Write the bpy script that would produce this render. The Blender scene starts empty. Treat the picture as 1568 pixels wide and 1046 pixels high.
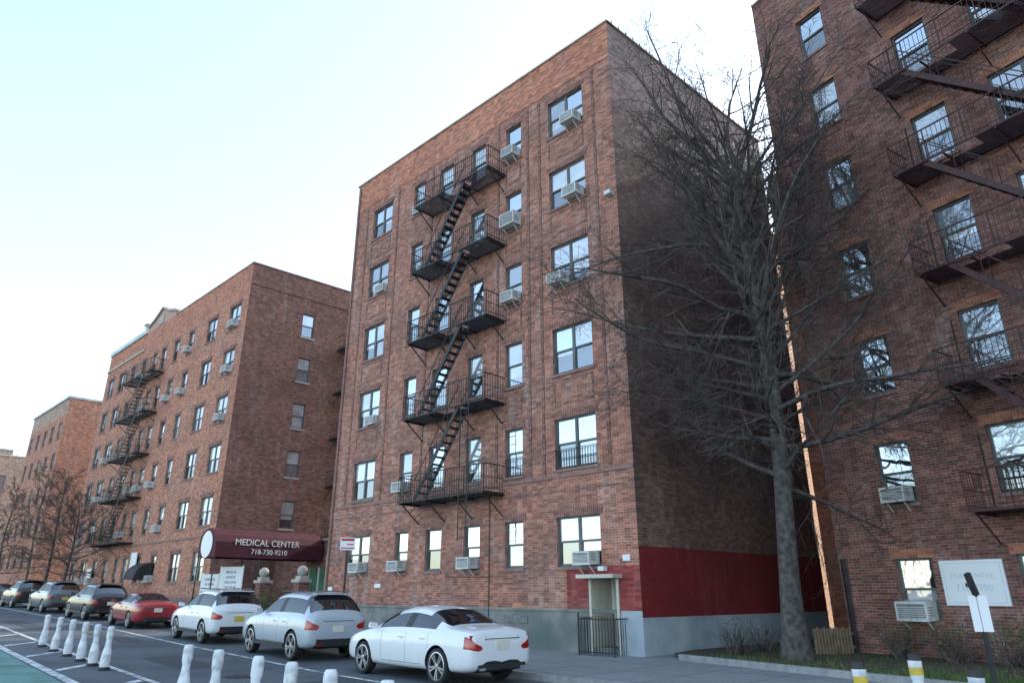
import bpy, math, random
from mathutils import Vector, Matrix
rnd = random.Random(7)
scene = bpy.context.scene
R_ = math.radians

# ------------------------------------------------------------------ materials
def new_mat(name):
    m = bpy.data.materials.new(name); m.use_nodes = True
    nt = m.node_tree
    return m, nt, nt.nodes["Principled BSDF"]

def setc(b, c, rough=0.7, metal=0.0, spec=0.5):
    b.inputs["Base Color"].default_value = (c[0], c[1], c[2], 1)
    b.inputs["Roughness"].default_value = rough
    b.inputs["Metallic"].default_value = metal
    b.inputs["Specular IOR Level"].default_value = spec

def noise_mat(name, c1, c2, scale=3.0, rough=0.75, metal=0.0, bump=0.0, detail=2, c3=None, scale2=0.4, spec=0.4):
    m, nt, b = new_mat(name)
    setc(b, c1, rough, metal, spec)
    tc = nt.nodes.new("ShaderNodeTexCoord")
    n = nt.nodes.new("ShaderNodeTexNoise"); n.inputs["Scale"].default_value = scale; n.inputs["Detail"].default_value = detail
    nt.links.new(tc.outputs["Object"], n.inputs["Vector"])
    r = nt.nodes.new("ShaderNodeValToRGB")
    r.color_ramp.elements[0].position = 0.35; r.color_ramp.elements[1].position = 0.65
    r.color_ramp.elements[0].color = (*c1, 1); r.color_ramp.elements[1].color = (*c2, 1)
    nt.links.new(n.outputs["Fac"], r.inputs["Fac"])
    out = r.outputs["Color"]
    if c3:
        n2 = nt.nodes.new("ShaderNodeTexNoise"); n2.inputs["Scale"].default_value = scale2; n2.inputs["Detail"].default_value = 4
        nt.links.new(tc.outputs["Object"], n2.inputs["Vector"])
        r2 = nt.nodes.new("ShaderNodeValToRGB"); r2.color_ramp.elements[0].position = 0.48; r2.color_ramp.elements[1].position = 0.62
        nt.links.new(n2.outputs["Fac"], r2.inputs["Fac"])
        mx = nt.nodes.new("ShaderNodeMixRGB"); mx.inputs["Color2"].default_value = (*c3, 1)
        nt.links.new(r2.outputs["Color"], mx.inputs["Fac"]); nt.links.new(out, mx.inputs["Color1"])
        out = mx.outputs["Color"]
    nt.links.new(out, b.inputs["Base Color"])
    if bump:
        bp = nt.nodes.new("ShaderNodeBump"); bp.inputs["Strength"].default_value = bump; bp.inputs["Distance"].default_value = 0.02
        nt.links.new(n.outputs["Fac"], bp.inputs["Height"]); nt.links.new(bp.outputs["Normal"], b.inputs["Normal"])
    return m

def brick_mat(name, c1, c2, mortar, stain=(0.5, 0.45, 0.42), stain_amt=0.25, dark=(0.1, 0.06, 0.055), dark_amt=0.5, bump=0.5, bw=0.22, rh=0.075, ms=0.009, rough=0.85, spk=0.33):
    m, nt, b = new_mat(name)
    L = nt.links.new
    uv = nt.nodes.new("ShaderNodeUVMap")
    br = nt.nodes.new("ShaderNodeTexBrick")
    br.inputs["Scale"].default_value = 1.0
    br.inputs["Brick Width"].default_value = bw; br.inputs["Row Height"].default_value = rh
    br.inputs["Mortar Size"].default_value = ms; br.inputs["Mortar Smooth"].default_value = 0.1
    br.inputs["Color1"].default_value = (*c1, 1); br.inputs["Color2"].default_value = (*c2, 1); br.inputs["Mortar"].default_value = (*mortar, 1)
    br.inputs["Bias"].default_value = -0.1
    L(uv.outputs["UV"], br.inputs["Vector"])
    n1 = nt.nodes.new("ShaderNodeTexNoise"); n1.noise_dimensions = '2D'; n1.inputs["Scale"].default_value = 0.55; n1.inputs["Detail"].default_value = 4; n1.inputs["Roughness"].default_value = 0.65
    L(uv.outputs["UV"], n1.inputs["Vector"])
    r1 = nt.nodes.new("ShaderNodeValToRGB"); r1.color_ramp.elements[0].position = 0.42; r1.color_ramp.elements[1].position = 0.66
    r1.color_ramp.elements[1].color = (dark_amt, dark_amt, dark_amt, 1)
    L(n1.outputs["Fac"], r1.inputs["Fac"])
    m1 = nt.nodes.new("ShaderNodeMixRGB"); m1.inputs["Color2"].default_value = (*dark, 1)
    L(r1.outputs["Color"], m1.inputs["Fac"]); L(br.outputs["Color"], m1.inputs["Color1"])
    mp = nt.nodes.new("ShaderNodeMapping"); mp.inputs["Scale"].default_value = (1.6, 0.28, 1); mp.inputs["Location"].default_value = (13, 4, 0)
    L(uv.outputs["UV"], mp.inputs["Vector"])
    n2 = nt.nodes.new("ShaderNodeTexNoise"); n2.noise_dimensions = '2D'; n2.inputs["Scale"].default_value = 1.0; n2.inputs["Detail"].default_value = 4; n2.inputs["Roughness"].default_value = 0.7
    L(mp.outputs["Vector"], n2.inputs["Vector"])
    r2 = nt.nodes.new("ShaderNodeValToRGB"); r2.color_ramp.elements[0].position = 0.52; r2.color_ramp.elements[1].position = 0.78
    r2.color_ramp.elements[1].color = (stain_amt, stain_amt, stain_amt, 1)
    L(n2.outputs["Fac"], r2.inputs["Fac"])
    m2 = nt.nodes.new("ShaderNodeMixRGB"); m2.inputs["Color2"].default_value = (*stain, 1)
    L(r2.outputs["Color"], m2.inputs["Fac"]); L(m1.outputs["Color"], m2.inputs["Color1"])
    mp3 = nt.nodes.new("ShaderNodeMapping"); mp3.inputs["Scale"].default_value = (4.545, 13.333, 1)
    L(uv.outputs["UV"], mp3.inputs["Vector"])
    n3 = nt.nodes.new("ShaderNodeTexWhiteNoise"); n3.noise_dimensions = '2D'
    sn = nt.nodes.new("ShaderNodeVectorMath"); sn.operation = 'FLOOR'
    L(mp3.outputs["Vector"], sn.inputs[0]); L(sn.outputs["Vector"], n3.inputs["Vector"])
    mr = nt.nodes.new("ShaderNodeMapRange"); mr.inputs["To Min"].default_value = 1-spk; mr.inputs["To Max"].default_value = 1+spk
    L(n3.outputs["Value"], mr.inputs["Value"])
    m3 = nt.nodes.new("ShaderNodeMixRGB"); m3.blend_type = 'MULTIPLY'; m3.inputs["Fac"].default_value = 1.0
    L(m2.outputs["Color"], m3.inputs["Color1"]); L(mr.outputs["Result"], m3.inputs["Color2"])
    L(m3.outputs["Color"], b.inputs["Base Color"])
    b.inputs["Roughness"].default_value = rough
    b.inputs["Specular IOR Level"].default_value = 0.3
    bp = nt.nodes.new("ShaderNodeBump"); bp.inputs["Strength"].default_value = bump; bp.inputs["Distance"].default_value = 0.012
    inv = nt.nodes.new("ShaderNodeMath"); inv.operation = 'SUBTRACT'; inv.inputs[0].default_value = 1.0
    L(br.outputs["Fac"], inv.inputs[1])
    ad = nt.nodes.new("ShaderNodeMath"); ad.operation = 'MULTIPLY_ADD'; ad.inputs[1].default_value = 0.9
    L(n3.outputs["Value"], ad.inputs[0]); L(inv.outputs[0], ad.inputs[2])
    L(ad.outputs[0], bp.inputs["Height"]); L(bp.outputs["Normal"], b.inputs["Normal"])
    return m

def glass_mat(name, inner, refl=0.3, tint=(0.92, 0.96, 1.0)):
    m = bpy.data.materials.new(name); m.use_nodes = True
    nt = m.node_tree; nt.nodes.clear(); L = nt.links.new
    out = nt.nodes.new("ShaderNodeOutputMaterial")
    d = nt.nodes.new("ShaderNodeBsdfDiffuse"); g = nt.nodes.new("ShaderNodeBsdfGlossy"); mx = nt.nodes.new("ShaderNodeMixShader")
    tc = nt.nodes.new("ShaderNodeTexCoord")
    n = nt.nodes.new("ShaderNodeTexNoise"); n.inputs["Scale"].default_value = 1.3; n.inputs["Detail"].default_value = 2
    L(tc.outputs["Object"], n.inputs["Vector"])
    r = nt.nodes.new("ShaderNodeValToRGB"); r.color_ramp.elements[0].position = 0.35; r.color_ramp.elements[1].position = 0.7
    r.color_ramp.elements[0].color = (inner[0]*0.55, inner[1]*0.55, inner[2]*0.55, 1); r.color_ramp.elements[1].color = (*inner, 1)
    L(n.outputs["Fac"], r.inputs["Fac"]); L(r.outputs["Color"], d.inputs["Color"])
    g.inputs["Color"].default_value = (*tint, 1); g.inputs["Roughness"].default_value = 0.03
    bp = nt.nodes.new("ShaderNodeBump"); bp.inputs["Strength"].default_value = 0.15; bp.inputs["Distance"].default_value = 0.05
    L(n.outputs["Fac"], bp.inputs["Height"]); L(bp.outputs["Normal"], g.inputs["Normal"])
    mx.inputs["Fac"].default_value = refl
    L(d.outputs[0], mx.inputs[1]); L(g.outputs[0], mx.inputs[2]); L(mx.outputs[0], out.inputs["Surface"])
    return m

M = {}
M['brick'] = brick_mat("brick_rose", (0.46, 0.155, 0.095), (0.28, 0.105, 0.075), (0.38, 0.29, 0.24), dark=(0.19, 0.11, 0.095), dark_amt=0.55, stain_amt=0.34)
M['brick_l'] = brick_mat("brick_left", (0.54, 0.20, 0.115), (0.39, 0.145, 0.09), (0.40, 0.29, 0.22), dark=(0.28, 0.145, 0.11), dark_amt=0.4, stain_amt=0.2)
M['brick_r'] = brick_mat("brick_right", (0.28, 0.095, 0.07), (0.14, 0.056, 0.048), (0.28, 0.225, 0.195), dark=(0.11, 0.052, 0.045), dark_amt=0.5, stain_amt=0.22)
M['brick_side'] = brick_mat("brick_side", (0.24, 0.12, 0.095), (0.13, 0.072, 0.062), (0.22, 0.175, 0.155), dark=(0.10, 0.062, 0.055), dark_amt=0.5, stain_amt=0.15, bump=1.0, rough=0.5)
M['brick_l_shade'] = brick_mat("brick_left_shade", (0.25, 0.092, 0.066), (0.16, 0.064, 0.05), (0.2, 0.155, 0.13), dark_amt=0.4, stain_amt=0.15)  # left brick in a darker tone, the flank's shade put into the colour
M['brick_or'] = brick_mat("brick_orange", (0.56, 0.195, 0.105), (0.44, 0.15, 0.085), (0.4, 0.27, 0.21), dark=(0.33, 0.135, 0.095), dark_amt=0.45, stain_amt=0.2)
M['brick_sunlit'] = brick_mat("brick_back_sunlit_orange", (0.56, 0.26, 0.12), (0.46, 0.2, 0.1), (0.4, 0.3, 0.2), dark_amt=0.1, stain_amt=0.1)  # orange brick, albedo kept bright to carry sunlight on the rear wall
M['brick_tan'] = brick_mat("brick_tan", (0.48, 0.31, 0.22), (0.4, 0.24, 0.18), (0.4, 0.34, 0.3), dark_amt=0.2, stain_amt=0.15)
M['soldier'] = brick_mat("brick_soldier", (0.25, 0.095, 0.07), (0.18, 0.072, 0.058), (0.29, 0.23, 0.2), bw=0.075, rh=0.24, dark_amt=0.2, stain_amt=0.2)
M['soldier_or'] = brick_mat("brick_soldier_orange", (0.40, 0.14, 0.07), (0.30, 0.105, 0.055), (0.25, 0.2, 0.18), bw=0.075, rh=0.24, dark_amt=0.3, stain_amt=0.05)
M['redpaint'] = brick_mat("brick_red_painted", (0.32, 0.055, 0.05), (0.25, 0.05, 0.048), (0.22, 0.06, 0.06), stain=(0.36, 0.2, 0.17), stain_amt=0.7, dark=(0.24, 0.10, 0.085), dark_amt=0.9)
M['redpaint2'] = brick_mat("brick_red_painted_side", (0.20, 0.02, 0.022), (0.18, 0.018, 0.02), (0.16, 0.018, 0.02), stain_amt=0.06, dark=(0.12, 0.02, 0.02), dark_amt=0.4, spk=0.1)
M['stucco'] = noise_mat("base_stucco", (0.17, 0.175, 0.16), (0.28, 0.27, 0.24), 1.8, 0.9, bump=0.3, c3=(0.13, 0.165, 0.145), scale2=0.6)
M['graypaint'] = noise_mat("base_gray_paint", (0.32, 0.37, 0.41), (0.42, 0.47, 0.50), 1.5, 0.6, bump=0.1, c3=(0.26, 0.31, 0.34))
M['beige'] = noise_mat("entrance_beige", (0.5, 0.46, 0.38), (0.6, 0.56, 0.48), 2, 0.7)
M['coping'] = noise_mat("coping_metal", (0.45, 0.34, 0.26), (0.6, 0.48, 0.38), 2, 0.5)
M['copper'] = noise_mat("coping_patina", (0.42, 0.52, 0.55), (0.6, 0.66, 0.66), 1, 0.6)
M['stone'] = noise_mat("limestone", (0.36, 0.33, 0.29), (0.48, 0.44, 0.39), 3, 0.8)
M['sill'] = noise_mat("sill_brick", (0.22, 0.13, 0.11), (0.3, 0.19, 0.165), 6, 0.8)
M['frame'] = noise_mat("window_frame_bronze", (0.08, 0.085, 0.085), (0.13, 0.135, 0.13), 2, 0.45)
M['iron'] = noise_mat("black_iron", (0.018, 0.018, 0.02), (0.035, 0.033, 0.033), 5, 0.55)
M['iron_r'] = noise_mat("brown_iron", (0.04, 0.02, 0.02), (0.08, 0.03, 0.028), 4, 0.6)
M['g_dark'] = glass_mat("glass_dark_room", (0.03, 0.035, 0.04), 0.28)
M['g_sky'] = glass_mat("glass_sky", (0.06, 0.07, 0.08), 0.64, (0.86, 0.94, 1.0))
M['g_mid'] = glass_mat("glass_curtain", (0.24, 0.26, 0.28), 0.34)
M['g_blind'] = glass_mat("glass_blind", (0.60, 0.62, 0.63), 0.34)
M['g_greenlit'] = glass_mat("glass_door_green_lit", (0.10, 0.24, 0.15), 0.15)  # green light at the door, painted into the glass colour
M['roof'] = noise_mat("roof_tar", (0.07, 0.07, 0.07), (0.12, 0.12, 0.12), 2, 0.9)
M['ac'] = noise_mat("ac_casing", (0.50, 0.51, 0.49), (0.66, 0.66, 0.63), 3, 0.5)
M['acgrill'] = noise_mat("ac_grille", (0.14, 0.15, 0.15), (0.22, 0.22, 0.21), 8, 0.6)
M['white'] = noise_mat("white_paint", (0.66, 0.68, 0.70), (0.80, 0.81, 0.82), 2, 0.5)
M['postwhite'] = noise_mat("delineator_white", (0.64, 0.66, 0.68), (0.82, 0.83, 0.84), 5, 0.5, c3=(0.5, 0.51, 0.51), scale2=7)
M['signwhite'] = noise_mat("sign_white", (0.74, 0.75, 0.77), (0.8, 0.8, 0.8), 0.7, 0.4)
M['signblue'] = noise_mat("sign_ink", (0.06, 0.09, 0.2), (0.08, 0.12, 0.25), 2, 0.5)
M['faded'] = noise_mat("sign_ink_faded", (0.52, 0.60, 0.70), (0.62, 0.67, 0.73), 4, 0.5)
M['red'] = noise_mat("sign_red", (0.5, 0.03, 0.03), (0.55, 0.04, 0.04), 2, 0.4)
M['maroon'] = noise_mat("awning_maroon", (0.055, 0.008, 0.016), (0.08, 0.011, 0.021), 1.5, 0.7, bump=0.4)
M['lettering'] = noise_mat("lettering_white", (0.75, 0.75, 0.72), (0.8, 0.8, 0.78), 2, 0.5)
M['blackcloth'] = noise_mat("awning_black", (0.02, 0.02, 0.022), (0.035, 0.035, 0.035), 2, 0.7)
M['asphalt'] = noise_mat("asphalt", (0.076, 0.088, 0.10), (0.12, 0.135, 0.15), 45, 0.85, bump=0.35, c3=(0.064, 0.072, 0.081), scale2=0.35)
M['patch'] = noise_mat("asphalt_patch", (0.045, 0.05, 0.056), (0.06, 0.066, 0.073), 50, 0.85, bump=0.3)
M['linepaint'] = noise_mat("road_line_paint", (0.45, 0.48, 0.5), (0.70, 0.72, 0.73), 9, 0.7, c3=(0.2, 0.22, 0.24), scale2=4)
M['green'] = noise_mat("bike_lane_green", (0.11, 0.24, 0.21), (0.15, 0.30, 0.26), 30, 0.85, c3=(0.09, 0.17, 0.15), scale2=0.8)
M['kerb'] = noise_mat("kerb_stone", (0.24, 0.245, 0.245), (0.34, 0.34, 0.33), 5, 0.85, bump=0.3)
M['terrain'] = noise_mat("terrain_ground", (0.10, 0.10, 0.09), (0.15, 0.14, 0.12), 0.3, 0.95)
M['soil'] = noise_mat("garden_soil", (0.055, 0.04, 0.028), (0.11, 0.085, 0.06), 9, 0.95, bump=0.9, c3=(0.05, 0.075, 0.025), scale2=0.7)
M['grass'] = noise_mat("grass_blades", (0.05, 0.10, 0.02), (0.10, 0.14, 0.04), 3, 0.8)
M['litter'] = noise_mat("dead_leaves", (0.12, 0.075, 0.04), (0.26, 0.17, 0.09), 6, 0.8)
M['leaf'] = noise_mat("shrub_leaves", (0.04, 0.08, 0.02), (0.10, 0.13, 0.03), 4, 0.7)
M['bark'] = noise_mat("bark", (0.05, 0.042, 0.038), (0.12, 0.105, 0.095), 7, 0.9, bump=0.8)
M['twig'] = noise_mat("twig_bark", (0.055, 0.042, 0.037), (0.13, 0.10, 0.088), 2.5, 0.8, detail=0)
M['wood'] = noise_mat("fence_wood", (0.14, 0.10, 0.06), (0.22, 0.16, 0.1), 6, 0.85)
M['rubber'] = noise_mat("tyre_rubber", (0.02, 0.02, 0.021), (0.03, 0.03, 0.03), 8, 0.8)
M['rim'] = noise_mat("alloy_rim", (0.45, 0.46, 0.48), (0.55, 0.56, 0.58), 3, 0.3, metal=0.8)
M['rimdark'] = noise_mat("wheel_dark", (0.02, 0.02, 0.02), (0.035, 0.035, 0.035), 3, 0.5)
M['plastic'] = noise_mat("black_plastic", (0.022, 0.022, 0.024), (0.032, 0.032, 0.034), 5, 0.5)
M['carglass'] = glass_mat("car_glass", (0.010, 0.012, 0.014), 0.16)
M['plate'] = noise_mat("licence_plate", (0.6, 0.6, 0.55), (0.75, 0.7, 0.55), 12, 0.5)
M['plate_y'] = noise_mat("licence_plate_yellow", (0.6, 0.4, 0.05), (0.7, 0.5, 0.08), 12, 0.5)
m, nt, b = new_mat("tail_lamp_red"); setc(b, (0.38, 0.010, 0.010), 0.12); b.inputs["Coat Weight"].default_value = 1; M['tail'] = m
m, nt, b = new_mat("chrome"); setc(b, (0.7, 0.7, 0.72), 0.12, 1.0); M['chrome'] = m
def car_paint(name, c, metal=0.0):
    m, nt, b = new_mat(name); setc(b, c, 0.35, metal)
    b.inputs["Coat Weight"].default_value = 0.9; b.inputs["Coat Roughness"].default_value = 0.04
    tc = nt.nodes.new("ShaderNodeTexCoord"); n = nt.nodes.new("ShaderNodeTexNoise"); n.inputs["Scale"].default_value = 2.0; n.inputs["Detail"].default_value = 3
    r = nt.nodes.new("ShaderNodeValToRGB"); r.color_ramp.elements[0].color = (c[0]*0.9, c[1]*0.9, c[2]*0.9, 1); r.color_ramp.elements[1].color = (*c, 1)
    nt.links.new(tc.outputs["Object"], n.inputs["Vector"]); nt.links.new(n.outputs["Fac"], r.inputs["Fac"]); nt.links.new(r.outputs["Color"], b.inputs["Base Color"])
    return m
def sidewalk_mat():
    m = brick_mat("sidewalk_concrete", (0.29, 0.30, 0.305), (0.245, 0.255, 0.26), (0.12, 0.12, 0.12), stain=(0.38, 0.38, 0.37), stain_amt=0.2, dark=(0.19, 0.195, 0.2), dark_amt=0.6, bw=1.5, rh=1.5, ms=0.02, bump=0.2, spk=0.05)
    for n in m.node_tree.nodes:
        if n.type == 'TEX_BRICK': n.offset = 0.0
        if n.type == 'MAPPING' and abs(n.inputs["Scale"].default_value[0]-4.545) < 0.1: n.inputs["Scale"].default_value = (14, 14, 1)
    return m
M['sidewalk'] = sidewalk_mat()

# ------------------------------------------------------------------ mesh builder
import bmesh
class MB:
    def __init__(s, name, uv=True):
        s.name = name; s.v = []; s.f = []; s.mi = []; s.uv = []; s.mats = []; s.useuv = uv
    def m(s, key):
        if key not in s.mats: s.mats.append(key)
        return s.mats.index(key)
    def quad(s, pts, key, uv=None):
        i = len(s.v); s.v.extend([tuple(p) for p in pts]); n = len(pts)
        s.f.append(tuple(range(i, i+n))); s.mi.append(s.m(key))
        if s.useuv:
            if uv is None:
                p0, p1, p3 = Vector(pts[0]), Vector(pts[1]), Vector(pts[-1])
                w = (p1-p0).length; h = (p3-p0).length
                uv = [(0, 0), (w, 0), (w, h), (0, h)] if n == 4 else [(0, 0)]*n
            s.uv.extend(uv)
    def box8(s, c, key):
        for q in ((0,3,2,1),(4,5,6,7),(0,1,5,4),(1,2,6,5),(2,3,7,6),(3,0,4,7)):
            s.quad([c[k] for k in q], key)
    def build(s, parent=None, smooth=False, weld=False):
        me = bpy.data.meshes.new(s.name); me.from_pydata(s.v, [], s.f)
        for k in s.mats: me.materials.append(M[k] if isinstance(k, str) else k)
        me.polygons.foreach_set("material_index", s.mi)
        if smooth: me.polygons.foreach_set("use_smooth", [True]*len(s.f))
        if s.useuv:
            l = me.uv_layers.new(name="UVMap"); flat = [c for t in s.uv for c in t]; l.data.foreach_set("uv", flat)
        me.update()
        if weld:
            bm = bmesh.new(); bm.from_mesh(me); bmesh.ops.remove_doubles(bm, verts=bm.verts, dist=0.0004); bmesh.ops.recalc_face_normals(bm, faces=bm.faces); bm.to_mesh(me); bm.free()
            try: me.set_sharp_from_angle(angle=R_(38))
            except Exception: pass
        ob = bpy.data.objects.new(s.name, me); scene.collection.objects.link(ob)
        if parent: ob.parent = parent
        return ob

def empty(name, loc=(0, 0, 0)):
    e = bpy.data.objects.new(name, None); scene.collection.objects.link(e); e.location = loc; e.empty_display_size = 0.2
    return e

class Fr:
    def __init__(s, o, d, n): s.o = o; s.d = d; s.n = n
    def P(s, a, z, out=0.0):
        return Vector((s.o[0]+s.d[0]*a+s.n[0]*out, s.o[1]+s.d[1]*a+s.n[1]*out, z))

def fbox(mb, fr, s0, s1, z0, z1, o0, o1, key):
    c = [fr.P(s0, z0, o0), fr.P(s1, z0, o0), fr.P(s1, z0, o1), fr.P(s0, z0, o1),
         fr.P(s0, z1, o0), fr.P(s1, z1, o0), fr.P(s1, z1, o1), fr.P(s0, z1, o1)]
    mb.box8(c, key)

def beam(mb, p0, p1, w, h, key):
    p0 = Vector(p0); p1 = Vector(p1); d = (p1-p0).normalized()
    up = Vector((0, 0, 1)) if abs(d.z) < 0.98 else Vector((0, 1, 0))
    sd = d.cross(up).normalized()*(w/2); u2 = sd.cross(d).normalized()*(h/2)
    c = [p0-sd-u2, p0+sd-u2, p0+sd+u2, p0-sd+u2, p1-sd-u2, p1+sd-u2, p1+sd+u2, p1-sd+u2]
    mb.box8(c, key)

def wall(mb, fr, s0, s1, z0, z1, ops, matfn, reveal=0.15, scuts=(), zcuts=(), uoff=0.0):
    S = sorted(set([round(x, 4) for x in [s0, s1]+[x for x in scuts if s0 < x < s1]+[x for o in ops for x in o[:2]]]))
    Z = sorted(set([round(x, 4) for x in [z0, z1]+[x for x in zcuts if z0 < x < z1]+[x for o in ops for x in o[2:4]]]))
    for i in range(len(S)-1):
        for j in range(len(Z)-1):
            sc = (S[i]+S[i+1])/2; zc = (Z[j]+Z[j+1])/2
            if any(o[0] < sc < o[1] and o[2] < zc < o[3] for o in ops): continue
            mb.quad([fr.P(S[i], Z[j]), fr.P(S[i+1], Z[j]), fr.P(S[i+1], Z[j+1]), fr.P(S[i], Z[j+1])], matfn(sc, zc),
                    [(S[i]+uoff, Z[j]), (S[i+1]+uoff, Z[j]), (S[i+1]+uoff, Z[j+1]), (S[i]+uoff, Z[j+1])])
    for o in ops:
        a, b2, c, d = o[:4]; k = matfn((a+b2)/2, (c+d)/2); r = -(o[4] if len(o) > 4 else reveal)
        mb.quad([fr.P(a, c, 0), fr.P(a, d, 0), fr.P(a, d, r), fr.P(a, c, r)], k)
        mb.quad([fr.P(b2, c, 0), fr.P(b2, d, 0), fr.P(b2, d, r), fr.P(b2, c, r)], k)
        mb.quad([fr.P(a, c, 0), fr.P(b2, c, 0), fr.P(b2, c, r), fr.P(a, c, r)], k)
        mb.quad([fr.P(a, d, 0), fr.P(b2, d, 0), fr.P(b2, d, r), fr.P(a, d, r)], k)

def window(mb, fr, s0, s1, z0, z1, dbl=False, fkey='frame', inset=0.15, guard=False, lintel=None, sill='sill', detail=True, bright=False):
    t = 0.055
    fbox(mb, fr, s0, s0+t, z0, z1, -inset, -inset+0.07, fkey); fbox(mb, fr, s1-t, s1, z0, z1, -inset, -inset+0.07, fkey)
    fbox(mb, fr, s0+t, s1-t, z0, z0+t, -inset, -inset+0.07, fkey); fbox(mb, fr, s0+t, s1-t, z1-t, z1, -inset, -inset+0.07, fkey)
    bays = [(s0+t, s1-t)]
    if dbl:
        c = (s0+s1)/2; bays = [(s0+t, c-0.05), (c+0.05, s1-t)]
        fbox(mb, fr, c-0.05, c+0.05, z0+t, z1-t, -inset, -inset+0.065, fkey)
    for (a, b2) in bays:
        zm = z0+t+(z1-z0-2*t)*0.5
        up = rnd.choice(['g_sky', 'g_sky', 'g_blind', 'g_mid', 'g_blind'] if not bright else ['g_blind'])
        lo = rnd.choice(['g_dark', 'g_mid', 'g_mid', 'g_dark', 'g_dark', up])
        mb.quad([fr.P(a, zm, -inset+0.03), fr.P(b2, zm, -inset+0.03), fr.P(b2, z1-t, -inset+0.03), fr.P(a, z1-t, -inset+0.03)], up)
        zc = z0+t
        if lo != 'g_blind' and rnd.random() < 0.35:
            zc = z0+t+(zm-z0-t)*rnd.uniform(0.35, 0.8)
            mb.quad([fr.P(a, zc, -inset+0.006), fr.P(b2, zc, -inset+0.006), fr.P(b2, zm, -inset+0.006), fr.P(a, zm, -inset+0.006)], 'g_blind')
            mb.quad([fr.P(a, z0+t, -inset+0.006), fr.P(b2, z0+t, -inset+0.006), fr.P(b2, zc, -inset+0.006), fr.P(a, zc, -inset+0.006)], lo)
        else:
            mb.quad([fr.P(a, z0+t, -inset+0.006), fr.P(b2, z0+t, -inset+0.006), fr.P(b2, zm, -inset+0.006), fr.P(a, zm, -inset+0.006)], lo)
        fbox(mb, fr, a, b2, zm-0.03, zm+0.03, -inset+0.002, -inset+0.055, fkey)
        if detail:
            for e in (a, b2-0.03): fbox(mb, fr, e, e+0.03, z0+t, zm-0.03, -inset+0.002, -inset+0.035, fkey)
            fbox(mb, fr, a+0.03, b2-0.03, z0+t, z0+t+0.035, -inset+0.002, -inset+0.035, fkey)
    if guard:
        n = int((s1-s0)/0.11)
        for i in range(n+1):
            x = s0+0.03+i*(s1-s0-0.06)/n
            fbox(mb, fr, x-0.006, x+0.006, z0+0.02, z0+0.62, -0.03, -0.018, 'iron')
        for z in (z0+0.05, z0+0.34, z0+0.62): fbox(mb, fr, s0, s1, z-0.01, z+0.01, -0.045, -0.031, 'iron')
    if sill: fbox(mb, fr, s0-0.06, s1+0.06, z0-0.09, z0-0.003, -0.10, 0.05, sill)
    if lintel:
        fbox(mb, fr, s0-0.12, s1+0.12, z1+0.003, z1+0.24, -0.02, 0.012, lintel)

def ac_unit(mb, fr, s, z, w=0.62, h=0.40, out=0.40, brace=True):
    s0, s1 = s-w/2, s+w/2
    tilt = 0.03
    c = [fr.P(s0, z, -0.1), fr.P(s1, z, -0.1), fr.P(s1, z-tilt, out), fr.P(s0, z-tilt, out),
         fr.P(s0, z+h, -0.1), fr.P(s1, z+h, -0.1), fr.P(s1, z+h-tilt, out), fr.P(s0, z+h-tilt, out)]
    mb.box8(c, 'ac')
    fbox(mb, fr, s0+0.05, s1-0.05, z+0.03, z+h-0.08, out+0.001, out+0.008, 'acgrill')
    for i in range(6):
        zz = z+0.04+i*(h-0.16)/6
        fbox(mb, fr, s0+0.05, s1-0.05, zz, zz+0.015, out+0.008, out+0.018, 'ac')
    for sd in (s0-0.004, s1+0.001):
        for i in range(4):
            fbox(mb, fr, sd, sd+0.003, z+0.1+i*0.06, z+0.125+i*0.06, 0.12, out-0.08, 'acgrill')
    if brace:
        for x in (s0+0.1, s1-0.1): beam(mb, fr.P(x, z-0.26, 0.02), fr.P(x, z-0.03, out-0.12), 0.03, 0.03, 'ac')

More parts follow.
